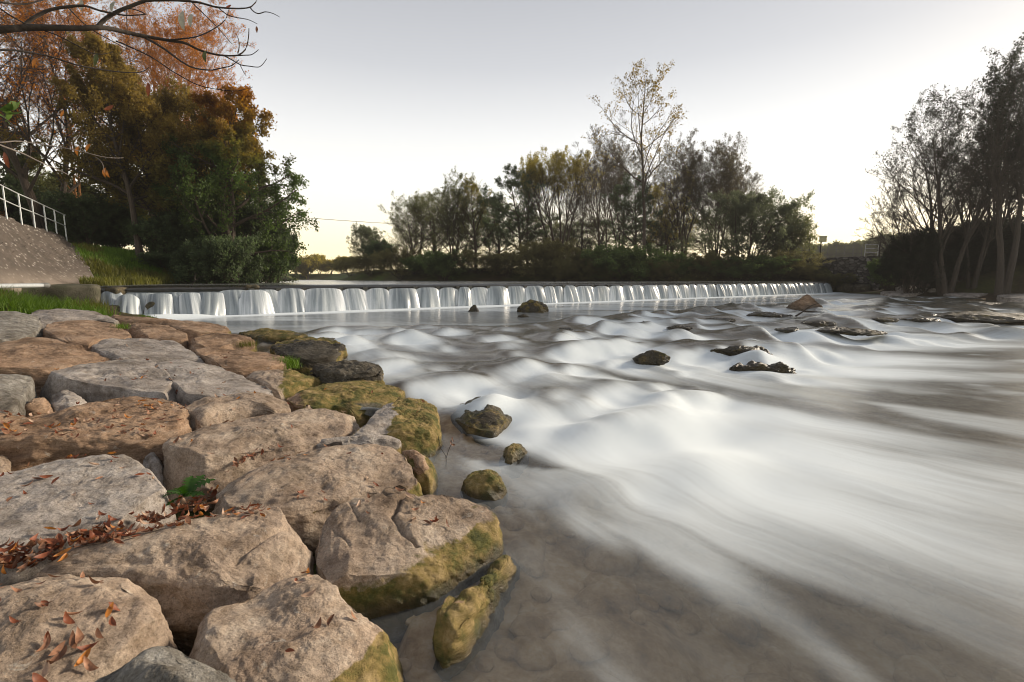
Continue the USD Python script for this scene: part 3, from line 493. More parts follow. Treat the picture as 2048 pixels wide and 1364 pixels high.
# ------------------------------------------------------------------ boulders of the bank
TOPS = {}      # name -> (points, normals) of upward faces, for the fallen leaves
rock_count = {}
def boulder(key, uv, label, matl, dz=0.0, tilt=(0.0, 0.0), h=0.5, rnd=0.10, rough=1.0, dome=0.05, res=1.0, seed=0, moss=0.0, mossx=None, wetline=True, groove=None, group=None, name='boulder', bed=1.0, zplane=None, cat='boulder', bulge=0.03):
    """uv: the outline of the upper face as seen from the camera, laid onto a plane at the height of the bank (+dz, tilted about its middle)."""
    uv = np.asarray(uv, float)
    pa, pb, pc = (0.17, -0.13, -0.03) if zplane is None else (zplane, 0.0, 0.0)
    d = ray(uv[:, 0], uv[:, 1]); cen0 = None
    for it in range(2):
        a, b, c = pa + dz, pb + tilt[0], pc + tilt[1]
        if cen0 is not None: a -= tilt[0] * cen0[0] + tilt[1] * cen0[1]
        else: b, c = pb, pc
        s = (CAM[2] - a) / (b * d[:, 0] + c * d[:, 1] - d[:, 2])
        P = CAM + d * s[:, None]; cen0 = Polygon(P[:, :2]).centroid.coords[0]
    a, b, c = pa + dz - tilt[0] * cen0[0] - tilt[1] * cen0[1], pb + tilt[0], pc + tilt[1]
    poly = P[:, :2]
    for _ in range(3):      # Chaikin corner cutting
        nx_ = np.roll(poly, -1, axis=0); poly = np.stack([0.80 * poly + 0.20 * nx_, 0.20 * poly + 0.80 * nx_], 1).reshape(-1, 2)
    C = np.array(Polygon(poly).centroid.coords[0]); poly = C + (poly - C) * (1.035 if zplane is None else 1.0)
    L = np.vstack([poly, poly[:1]]); L = np.vstack([l0 + (l1 - l0) * t for l0, l1 in zip(L[:-1], L[1:]) for t in (0, .25, .5, .75)])
    ang, rad = np.arctan2(L[:, 1] - C[1], L[:, 0] - C[0]), np.linalg.norm(L - C, axis=1)
    na = int(150 * res)
    phi = np.linspace(-np.pi, np.pi, na, endpoint=False)
    o = np.argsort(ang); r = np.interp(phi, ang[o], rad[o], period=2 * np.pi)
    r = gaussian_filter1d(r, 0.9 * res, mode='wrap')
    size = r.mean(); R0 = min(0.72 * rnd, 0.55 * r.min())
    nt, nr, nsd = int(40 * res), int(14 * res), int(26 * res)
    rings = []      # (radius array, drop)
    for q in np.sqrt(np.linspace(0.0004, 1, nt)) if False else np.linspace(0.02, 1, nt):
        rings.append((q * (r - R0), dome * q ** 2.5))
    for th in np.linspace(0, np.pi / 2, nr + 1)[1:]:
        rings.append((r - R0 * (1 - np.sin(th)), dome + R0 * 0.9 * (1 - np.cos(th))))
    for q in np.linspace(0, 1, nsd + 1)[1:]:
        rings.append((r + bulge * np.sin(q * np.pi) - 0.30 * R0 * q - 0.12 * size * q ** 2.5, dome + 0.9 * R0 + (h - R0) * q))
    rr = np.array([x[0] for x in rings]); dr = np.array([np.broadcast_to(x[1], na) for x in rings])
    X, Y = C[0] + rr * np.cos(phi), C[1] + rr * np.sin(phi)
    Z = a + b * X + c * Y + dome - dr
    V = np.stack([X, Y, Z], -1).reshape(-1, 3)
    nR = len(rings); F = gridfaces(nR, na)
    i = np.arange(nR - 1); wrap = np.stack([i * na + na - 1, (i + 1) * na + na - 1, (i + 1) * na, i * na], -1)
    F = np.vstack([F, wrap[:, [0, 1, 2]], wrap[:, [0, 2, 3]]])
    cv = V[:na].mean(0); V = np.vstack([V, cv]); j = np.arange(na)
    F = np.vstack([F, np.stack([np.full(na, len(V) - 1), j, (j + 1) % na], -1)])
    def normals(V):
        return meshkit.arrays((V, F), True)[2]
    N = normals(V)
    o3 = np.array([seed * 3.1, seed * 1.7, 0.0])
    lump = fbm((V + o3) * (1.25 / max(size, 0.15)), 3, seed) - 0.5
    V = V + N * (lump * 0.13 * min(size, 0.6) * rough)[:, None]
    rg = np.random.default_rng(1000 + seed); cc = np.array([C[0], C[1], a + b * C[0] + c * C[1] - 0.1])
    for kf in range(13):        # chipped faces
        az_, el_ = rg.uniform(0, 2 * np.pi), math.radians(rg.choice([rg.uniform(8, 40), rg.uniform(55, 82)], p=[.7, .3])); nf = np.array([math.cos(az_) * math.cos(el_), math.sin(az_) * math.cos(el_), math.sin(el_)])
        e_ = (V - cc) @ nf; top_ = np.percentile(e_, 99.7); cut = rg.uniform(0.03, 0.13 if el_ < 0.8 else 0.05) * min(size, 0.55)
        e_ = e_ - (top_ - cut) + 0.02 * (fbm((V + o3) * 5, 3, kf) - 0.5); V = V - nf * np.clip(e_, 0, None)[:, None] * 0.92
    N = normals(V)
    mid = fbm((V + o3) * 7.0, 4, seed + 1) - 0.5
    ridge = np.abs(fbm((V * [2.2, 5.0, 9.0] + o3), 3, seed + 2) - 0.5)
    facet = np.clip(fbm((V + o3) * 3.4, 2, seed + 4) - 0.54, 0, 1)
    V = V + N * ((mid * 0.042 - ridge * 0.035 - facet * 0.10) * 1.15 * rough * min(1, 0.45 + size))[:, None]
    fine = fbm((V + o3) * 26.0, 4, seed + 3) - 0.5
    V = V + N * (fine * 0.022 * rough)[:, None]
    if groove is not None:
        for gpts, wd, dp in groove:
            q = np.asarray(gpts, float); dd = ray(q[:, 0], q[:, 1]); s = (CAM[2] - a) / (b * dd[:, 0] + c * dd[:, 1] - dd[:, 2]); G = LineString((CAM + dd * s[:, None])[:, :2])
            gd = shapely.distance(G, shapely.points(V[:, :2] + 0.012 * (fbm(V * 12, 3, 7)[:, None] - 0.5)))
            V = V - np.array([0, 0, 1.0]) * (dp * np.exp(-(gd / wd) ** 2) * (N[:, 2] > 0.1))[:, None]
    N = normals(V)
    wz = water_z(V[:, 0], V[:, 1]); inw = shapely.contains(LOWER.buffer(0.35), shapely.points(V[:, :2]))
    above = V[:, 2] - wz
    ms = np.zeros(len(V)); wt = np.zeros(len(V))
    nz = fbm(V * 9.0, 4, 21) - 0.5
    if wetline:
        ms = np.maximum(ms, inw * (1 - smooth01(0.05, 0.20, above + 0.16 * nz)) * moss)
        wt = inw * (1 - smooth01(0.0, 0.085, above + 0.10 * nz))
    if mossx is not None:       # (image point, image direction, softness): moss on that side of the line
        (u0, v0), (du, dv), soft = mossx
        pr = project(V); k = ((pr[:, 0] - u0) * du + (pr[:, 1] - v0) * dv) / math.hypot(du, dv)
        ms = np.maximum(ms, smooth01(-soft, soft, k + 55 * nz))
    ms = np.maximum(ms, 0.46 * moss * smooth01(0.25, -0.45, N[:, 2]) * (0.55 + 1.4 * np.clip(nz, -.3, .5)))  # moss on sides and undersides, doubling as shade painted where faces turn down
    fz = smooth01(0.35, 0.9, ms); V = V + N * (fz * (0.005 + 0.014 * (fbm(V * 42.0, 3, 5) - 0.42)))[:, None]
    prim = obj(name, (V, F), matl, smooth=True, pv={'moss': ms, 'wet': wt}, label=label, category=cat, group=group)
    upm = (N[:, 2] > 0.80) & (above > 0.03)
    TOPS[key] = (V[upm], N[upm])
    return prim
def project(P):
    q = np.asarray(P) - CAM; f = q[:, 1] * CP - q[:, 2] * SP; uu = q[:, 1] * SP + q[:, 2] * CP
    return np.stack([1024 + FPX * q[:, 0] / f, 682 - FPX * uu / f], -1)

# -- the near row
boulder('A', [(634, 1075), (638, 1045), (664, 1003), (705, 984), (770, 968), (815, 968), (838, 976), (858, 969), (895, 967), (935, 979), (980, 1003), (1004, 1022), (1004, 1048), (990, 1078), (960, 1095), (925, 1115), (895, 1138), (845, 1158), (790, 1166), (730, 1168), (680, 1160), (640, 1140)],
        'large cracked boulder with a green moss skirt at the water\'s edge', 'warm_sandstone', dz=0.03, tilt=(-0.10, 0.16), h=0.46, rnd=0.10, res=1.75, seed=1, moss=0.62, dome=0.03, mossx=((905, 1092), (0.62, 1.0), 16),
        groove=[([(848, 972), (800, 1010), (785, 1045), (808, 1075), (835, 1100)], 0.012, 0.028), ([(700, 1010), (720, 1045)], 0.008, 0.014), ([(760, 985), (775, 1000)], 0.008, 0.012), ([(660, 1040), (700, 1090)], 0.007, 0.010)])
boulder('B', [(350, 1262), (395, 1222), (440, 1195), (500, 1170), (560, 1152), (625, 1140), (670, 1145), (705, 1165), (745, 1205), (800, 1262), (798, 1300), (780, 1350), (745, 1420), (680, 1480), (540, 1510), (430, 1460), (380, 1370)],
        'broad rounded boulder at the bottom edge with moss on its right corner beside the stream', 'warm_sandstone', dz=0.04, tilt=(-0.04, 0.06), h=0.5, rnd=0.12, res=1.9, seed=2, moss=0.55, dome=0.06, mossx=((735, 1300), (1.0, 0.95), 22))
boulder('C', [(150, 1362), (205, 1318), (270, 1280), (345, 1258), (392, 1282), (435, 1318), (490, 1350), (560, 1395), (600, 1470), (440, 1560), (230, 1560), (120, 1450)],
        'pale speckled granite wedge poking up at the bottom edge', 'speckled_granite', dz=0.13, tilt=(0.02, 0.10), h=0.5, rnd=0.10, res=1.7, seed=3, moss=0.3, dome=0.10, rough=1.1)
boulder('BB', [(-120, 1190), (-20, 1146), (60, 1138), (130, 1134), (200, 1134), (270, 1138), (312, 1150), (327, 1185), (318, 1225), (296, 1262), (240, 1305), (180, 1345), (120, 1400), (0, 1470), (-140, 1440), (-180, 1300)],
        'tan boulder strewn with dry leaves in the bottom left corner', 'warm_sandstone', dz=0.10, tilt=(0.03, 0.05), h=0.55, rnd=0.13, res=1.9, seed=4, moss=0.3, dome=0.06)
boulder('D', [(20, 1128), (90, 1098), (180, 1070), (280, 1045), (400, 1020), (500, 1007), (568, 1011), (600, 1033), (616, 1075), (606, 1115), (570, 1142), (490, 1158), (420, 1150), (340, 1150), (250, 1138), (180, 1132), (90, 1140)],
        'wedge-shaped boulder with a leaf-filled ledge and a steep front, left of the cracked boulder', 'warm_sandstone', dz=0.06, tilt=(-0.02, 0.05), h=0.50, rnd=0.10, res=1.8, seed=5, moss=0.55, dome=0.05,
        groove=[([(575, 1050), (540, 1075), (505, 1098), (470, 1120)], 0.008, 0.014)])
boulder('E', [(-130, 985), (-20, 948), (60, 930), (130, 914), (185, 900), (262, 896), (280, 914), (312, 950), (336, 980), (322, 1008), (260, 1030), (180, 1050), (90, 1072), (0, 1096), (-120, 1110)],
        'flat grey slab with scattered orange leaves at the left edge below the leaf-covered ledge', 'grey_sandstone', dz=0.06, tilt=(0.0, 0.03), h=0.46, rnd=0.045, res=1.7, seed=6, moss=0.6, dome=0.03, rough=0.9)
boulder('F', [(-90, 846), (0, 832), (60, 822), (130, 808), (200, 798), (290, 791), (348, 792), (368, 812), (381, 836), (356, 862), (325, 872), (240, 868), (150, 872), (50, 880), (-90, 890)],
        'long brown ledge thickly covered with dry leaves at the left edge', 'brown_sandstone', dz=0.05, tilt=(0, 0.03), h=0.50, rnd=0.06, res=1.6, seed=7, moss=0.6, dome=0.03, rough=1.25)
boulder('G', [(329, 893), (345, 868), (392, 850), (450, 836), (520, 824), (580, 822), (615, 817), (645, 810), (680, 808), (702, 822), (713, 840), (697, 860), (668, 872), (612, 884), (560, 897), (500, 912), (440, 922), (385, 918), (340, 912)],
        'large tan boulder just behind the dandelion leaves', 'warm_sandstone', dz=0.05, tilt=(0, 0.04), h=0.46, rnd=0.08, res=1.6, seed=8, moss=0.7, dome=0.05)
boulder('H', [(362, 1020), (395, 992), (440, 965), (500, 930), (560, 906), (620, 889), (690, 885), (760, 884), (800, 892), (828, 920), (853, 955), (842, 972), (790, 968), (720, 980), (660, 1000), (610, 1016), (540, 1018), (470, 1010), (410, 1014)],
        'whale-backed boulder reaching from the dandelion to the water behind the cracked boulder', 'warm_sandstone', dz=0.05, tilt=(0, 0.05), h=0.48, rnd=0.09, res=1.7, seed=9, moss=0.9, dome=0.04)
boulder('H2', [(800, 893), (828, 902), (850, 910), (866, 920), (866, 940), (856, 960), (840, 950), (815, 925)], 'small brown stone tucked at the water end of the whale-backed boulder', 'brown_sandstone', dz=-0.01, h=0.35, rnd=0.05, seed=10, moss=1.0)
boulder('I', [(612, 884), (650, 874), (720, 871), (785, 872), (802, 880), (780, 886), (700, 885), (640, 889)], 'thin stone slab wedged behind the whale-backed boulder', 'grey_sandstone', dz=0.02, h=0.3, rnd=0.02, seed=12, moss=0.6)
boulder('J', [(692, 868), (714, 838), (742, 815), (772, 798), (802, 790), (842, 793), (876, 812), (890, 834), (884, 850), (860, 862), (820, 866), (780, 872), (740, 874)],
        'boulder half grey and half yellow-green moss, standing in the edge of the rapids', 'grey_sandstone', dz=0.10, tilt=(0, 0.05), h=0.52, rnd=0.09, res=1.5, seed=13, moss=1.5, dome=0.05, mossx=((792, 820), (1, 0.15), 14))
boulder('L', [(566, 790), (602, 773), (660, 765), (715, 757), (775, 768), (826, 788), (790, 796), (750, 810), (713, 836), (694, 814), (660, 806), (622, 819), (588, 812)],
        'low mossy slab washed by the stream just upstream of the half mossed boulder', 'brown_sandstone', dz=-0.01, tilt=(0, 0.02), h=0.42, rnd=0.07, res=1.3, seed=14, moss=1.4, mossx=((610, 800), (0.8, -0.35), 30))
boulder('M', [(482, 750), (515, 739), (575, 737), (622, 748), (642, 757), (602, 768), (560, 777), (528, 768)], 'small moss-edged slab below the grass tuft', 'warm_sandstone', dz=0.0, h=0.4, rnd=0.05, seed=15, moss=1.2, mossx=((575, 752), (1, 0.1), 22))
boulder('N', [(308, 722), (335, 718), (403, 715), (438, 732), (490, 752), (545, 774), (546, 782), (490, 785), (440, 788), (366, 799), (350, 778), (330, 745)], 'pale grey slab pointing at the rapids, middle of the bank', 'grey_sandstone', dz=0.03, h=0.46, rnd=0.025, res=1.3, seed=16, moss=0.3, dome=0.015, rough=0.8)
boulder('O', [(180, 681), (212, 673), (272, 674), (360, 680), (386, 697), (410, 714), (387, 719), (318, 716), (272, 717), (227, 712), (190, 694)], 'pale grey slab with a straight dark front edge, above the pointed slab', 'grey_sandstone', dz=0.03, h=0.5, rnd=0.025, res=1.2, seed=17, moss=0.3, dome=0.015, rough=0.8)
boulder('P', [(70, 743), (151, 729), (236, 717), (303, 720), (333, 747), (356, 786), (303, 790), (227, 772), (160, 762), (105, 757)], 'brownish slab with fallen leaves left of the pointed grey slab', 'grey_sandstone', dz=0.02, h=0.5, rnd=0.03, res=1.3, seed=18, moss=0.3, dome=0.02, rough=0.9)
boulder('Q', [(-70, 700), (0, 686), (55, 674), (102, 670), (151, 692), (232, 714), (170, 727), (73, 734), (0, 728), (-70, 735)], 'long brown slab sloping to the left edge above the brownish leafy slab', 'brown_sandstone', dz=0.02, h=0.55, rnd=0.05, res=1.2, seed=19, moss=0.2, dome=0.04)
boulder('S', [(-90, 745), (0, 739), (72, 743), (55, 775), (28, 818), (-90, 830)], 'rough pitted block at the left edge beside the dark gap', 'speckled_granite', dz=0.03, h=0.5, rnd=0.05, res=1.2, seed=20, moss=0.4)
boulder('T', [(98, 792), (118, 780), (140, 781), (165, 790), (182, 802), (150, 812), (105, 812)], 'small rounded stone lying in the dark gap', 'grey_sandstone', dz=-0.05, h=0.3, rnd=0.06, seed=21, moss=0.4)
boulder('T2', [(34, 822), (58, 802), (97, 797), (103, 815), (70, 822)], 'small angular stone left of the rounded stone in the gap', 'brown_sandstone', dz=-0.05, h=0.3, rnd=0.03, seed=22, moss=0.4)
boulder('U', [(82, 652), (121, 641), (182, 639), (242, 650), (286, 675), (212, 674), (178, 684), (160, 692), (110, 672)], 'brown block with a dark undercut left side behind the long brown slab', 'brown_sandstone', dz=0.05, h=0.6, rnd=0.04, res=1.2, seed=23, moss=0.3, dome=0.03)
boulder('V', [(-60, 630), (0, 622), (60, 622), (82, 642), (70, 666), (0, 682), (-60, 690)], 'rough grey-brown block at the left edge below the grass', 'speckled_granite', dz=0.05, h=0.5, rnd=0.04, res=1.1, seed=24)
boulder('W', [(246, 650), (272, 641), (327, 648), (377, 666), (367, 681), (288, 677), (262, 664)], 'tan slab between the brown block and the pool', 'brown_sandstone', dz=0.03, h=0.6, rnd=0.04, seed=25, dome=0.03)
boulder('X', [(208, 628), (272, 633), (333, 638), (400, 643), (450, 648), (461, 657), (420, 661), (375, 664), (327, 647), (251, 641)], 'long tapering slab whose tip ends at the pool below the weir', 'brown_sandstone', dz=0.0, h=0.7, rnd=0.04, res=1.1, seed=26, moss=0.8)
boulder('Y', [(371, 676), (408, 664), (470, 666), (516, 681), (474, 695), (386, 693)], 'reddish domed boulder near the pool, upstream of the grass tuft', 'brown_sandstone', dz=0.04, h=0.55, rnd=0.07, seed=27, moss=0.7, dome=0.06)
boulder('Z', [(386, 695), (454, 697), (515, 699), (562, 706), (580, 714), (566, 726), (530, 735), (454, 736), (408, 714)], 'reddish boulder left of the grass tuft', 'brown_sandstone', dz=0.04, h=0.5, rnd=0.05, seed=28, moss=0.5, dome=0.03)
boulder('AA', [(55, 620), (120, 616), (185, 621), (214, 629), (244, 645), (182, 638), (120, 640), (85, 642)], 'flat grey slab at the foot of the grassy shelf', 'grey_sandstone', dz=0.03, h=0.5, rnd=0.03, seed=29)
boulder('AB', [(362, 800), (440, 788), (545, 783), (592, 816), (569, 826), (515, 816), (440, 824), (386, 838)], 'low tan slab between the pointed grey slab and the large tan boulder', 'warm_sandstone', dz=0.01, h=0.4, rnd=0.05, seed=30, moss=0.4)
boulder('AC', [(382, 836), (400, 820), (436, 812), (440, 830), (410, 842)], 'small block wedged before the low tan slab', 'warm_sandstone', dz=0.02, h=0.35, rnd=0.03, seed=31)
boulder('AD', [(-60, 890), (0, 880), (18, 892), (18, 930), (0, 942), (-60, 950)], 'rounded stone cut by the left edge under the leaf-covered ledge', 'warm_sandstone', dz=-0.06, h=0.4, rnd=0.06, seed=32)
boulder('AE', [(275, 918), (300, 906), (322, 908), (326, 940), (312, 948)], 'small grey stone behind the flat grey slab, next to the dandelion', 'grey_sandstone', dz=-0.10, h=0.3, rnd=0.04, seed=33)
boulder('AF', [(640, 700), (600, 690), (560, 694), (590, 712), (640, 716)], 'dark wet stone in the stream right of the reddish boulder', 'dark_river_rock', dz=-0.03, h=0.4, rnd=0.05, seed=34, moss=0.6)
# -- stones standing in the water
def wrock(key, uv, label, matl, z, h=0.4, **k):
    boulder(key, uv, label, matl, zplane=z, h=h, **k)
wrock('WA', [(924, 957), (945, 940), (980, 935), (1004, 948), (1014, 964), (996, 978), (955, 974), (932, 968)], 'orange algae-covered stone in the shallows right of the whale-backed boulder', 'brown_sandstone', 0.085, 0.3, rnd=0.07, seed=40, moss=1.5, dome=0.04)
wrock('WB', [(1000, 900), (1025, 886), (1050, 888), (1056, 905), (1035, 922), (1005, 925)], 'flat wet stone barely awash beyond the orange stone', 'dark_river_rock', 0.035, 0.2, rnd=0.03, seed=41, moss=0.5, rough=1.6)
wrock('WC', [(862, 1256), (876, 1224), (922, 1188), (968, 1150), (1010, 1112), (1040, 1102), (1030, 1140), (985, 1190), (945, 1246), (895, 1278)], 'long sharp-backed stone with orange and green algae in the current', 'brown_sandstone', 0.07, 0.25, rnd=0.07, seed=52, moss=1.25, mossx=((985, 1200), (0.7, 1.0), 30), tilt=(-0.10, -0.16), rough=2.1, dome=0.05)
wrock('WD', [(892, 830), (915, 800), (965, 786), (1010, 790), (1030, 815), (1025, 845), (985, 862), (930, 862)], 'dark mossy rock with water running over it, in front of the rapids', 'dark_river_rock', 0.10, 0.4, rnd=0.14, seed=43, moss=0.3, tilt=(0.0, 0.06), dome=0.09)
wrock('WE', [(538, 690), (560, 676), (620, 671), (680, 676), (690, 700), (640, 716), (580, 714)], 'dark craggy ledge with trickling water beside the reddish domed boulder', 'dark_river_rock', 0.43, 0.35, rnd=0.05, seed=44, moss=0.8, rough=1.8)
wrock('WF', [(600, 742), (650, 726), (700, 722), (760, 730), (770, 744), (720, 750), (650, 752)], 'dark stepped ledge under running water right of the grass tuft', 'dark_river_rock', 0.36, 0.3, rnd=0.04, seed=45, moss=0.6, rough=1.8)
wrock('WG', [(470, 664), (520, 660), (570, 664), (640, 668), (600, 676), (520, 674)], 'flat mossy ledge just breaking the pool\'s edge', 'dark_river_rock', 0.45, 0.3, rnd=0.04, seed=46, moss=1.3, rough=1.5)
def stand(key, label, u, v, zw, wpx, hpx, matl='dark_river_rock', seed=0, deep=0.8, rough=1.0, name='boulder', moss=0.3, peak=0.0, skew=0.0):
    """a rock standing in the water: base on the view line (u, v) at height zw, wpx wide and hpx high in the picture."""
    c = PZ(u, v, zw); sc = c[1] / FPX; w, h = wpx * sc, hpx * sc
    m = trimesh.creation.icosphere(5); V = np.array(m.vertices); F = np.array(m.faces); rg = np.random.default_rng(seed)
    V = V * (1 + 0.35 * (fbm(V * 1.3 + seed * 3.3, 3, seed)[:, None] - 0.5))
    for kf in range(12):
        nf = unit(rg.normal(0, 1, 3) + [0, 0, .25]); e_ = V @ nf; V = V - nf * np.clip(e_ - (np.percentile(e_, 99.5) - rg.uniform(.05, .30)), 0, None)[:, None] * .95
    V[:, 0] += skew * np.clip(V[:, 2], 0, 1); V[:, :2] *= (1 - peak * np.clip(V[:, 2], 0, 1))[:, None]
    V = V / np.array([np.ptp(V[:, 0]), np.ptp(V[:, 1]), 2 * V[:, 2].max()]) * [w * 1.06, w * deep, 2 * h * 0.88 + 0.04]
    N = meshkit.arrays((V, F), True)[2]; P = V + c
    k = 5.0 / max(w, .3); V = V + N * (0.10 * min(w, 1.2) * rough * (fbm(P * k, 4, seed + 1) - .5) - 0.05 * min(w, 1.2) * rough * np.abs(fbm(P * [k * 1.5, k * 1.5, k * 4], 3, seed + 2) - .5) * 2)[:, None]
    V = V + c; nz = fbm(V * 6.0, 4, 21) - .5; ab = V[:, 2] - water_z(V[:, 0], V[:, 1])
    obj(name, (V, F), matl, smooth=True, pv={'moss': moss * smooth01(.3, .7, nz + .5), 'wet': 1 - 0.75 * smooth01(0.02, 0.30, ab + .2 * nz)}, label=label, category='boulder' if name == 'boulder' else 'rock')
stand('BR1', 'large dark mossy boulder standing alone in the pool before the weir', 1066, 624, .40, 62, 26, seed=47, moss=.8)
stand('BR2', 'small dark pointed stone left of the lone mossy boulder', 947, 623, .40, 22, 14, seed=48, peak=.4)
stand('BR3', 'little dark stone just in front of the lone mossy boulder', 1047, 635, .39, 24, 8, seed=49)
stand('BR4', 'brown peaked boulder at the head of the far rapids', 1612, 619, .36, 60, 34, 'brown_sandstone', seed=53, peak=.6, skew=-.15, moss=0)
for i, (u, v, z, w, h, dp, lab) in enumerate([(1302, 715, .24, 72, 25, .6, 'dark craggy rock in the middle of the rapids'), (1244, 645, .33, 88, 9, .9, 'flat black rock near the top of the rapids'), (1478, 708, .20, 120, 30, .45, 'long dark rock with water fanning over its back'), (1520, 741, .07, 130, 26, .4, 'lower dark rock with a fringe of little falls'), (1132, 661, .33, 36, 10, .8, 'small dark rock left of the flat black rock'),
        (1700, 662, .28, 120, 12, .9, 'black ragged ledge right of the brown peaked boulder'), (1640, 648, .30, 60, 10, .9, 'small black ledge below the brown peaked boulder'), (1535, 630, .35, 80, 8, 1.2, 'dark ledge left of the brown peaked boulder'), (1530, 614, .38, 50, 4, 1.5, 'thin dark rock awash above the rapids'), (1975, 634, .30, 170, 22, .8, 'brown weedy ledge at the right edge of the far rapids'), (1945, 606, .36, 130, 9, 1.0, 'low brown weedy ledge further up the right shore'), (1750, 601, .38, 80, 6, 1.0, 'thin twiggy dark rock by the right shore'),
        (1280, 590 + 60, .33, 40, 6, 1.0, 'low dark stone just below the flat black rock'), (1400, 622, .37, 34, 5, 1.2, 'low dark stone breaking the pool\'s edge, centre of the far rapids'), (1360, 655, .32, 46, 7, 1.0, 'low dark stone between the flat black rock and the long dark rock'), (1440, 640, .34, 60, 7, 1.0, 'low dark stone above the long dark rock'), (1580, 660, .28, 50, 8, 1.0, 'low dark stone below the dark ledge of the far rapids'), (1840, 640, .26, 60, 8, 1.0, 'low dark stone in the white water left of the weedy ledge'), (1770, 640, .28, 50, 7, 1.0, 'low dark stone in the white water above the snagged twigs')]):
    stand(f'RK{i}', lab, u, v, z - (0.05 if i in (2, 3) else 0.02), w, h * (0.62 if i in (0, 2, 3) else 0.46), seed=60 + i, deep=dp, rough=1.9 if i in (2, 3) else 1.1, name='river_rock', moss=.3)
# -- pale rock shelves on the right bank
for i, (uvs, z) in enumerate([([(1752, 584), (1800, 578), (1850, 577), (1870, 583), (1800, 589)], .60), ([(1820, 574), (1880, 569), (1950, 571), (1900, 578), (1850, 579)], .85), ([(1870, 584), (1930, 577), (2000, 579), (1980, 588), (1910, 590)], .62),
        ([(1950, 572), (2020, 568), (2100, 572), (2080, 580), (1990, 580)], .85), ([(1985, 590), (2040, 582), (2110, 584), (2100, 596), (2020, 597)], .60), ([(1780, 572), (1830, 567), (1880, 567), (1830, 574)], 1.0), ([(1905, 566), (1960, 562), (2040, 564), (1980, 569)], 1.1)]):
    where = ['beside the stone wall\'s end', 'behind the first shelf by the wall', 'in the middle at the water', 'in the middle higher up', 'nearest the right edge at the water', 'at the foot of the path', 'below the dark forest edge'][i]
    wrock(f'SH{i}', uvs, f'pale flat rock shelf on the right bank, {where}', 'grey_sandstone', z, 0.6, rnd=0.08, seed=80 + i, moss=0.0, rough=1.5, res=0.8, wetline=False, name='rock_shelf', cat='rock shelf')
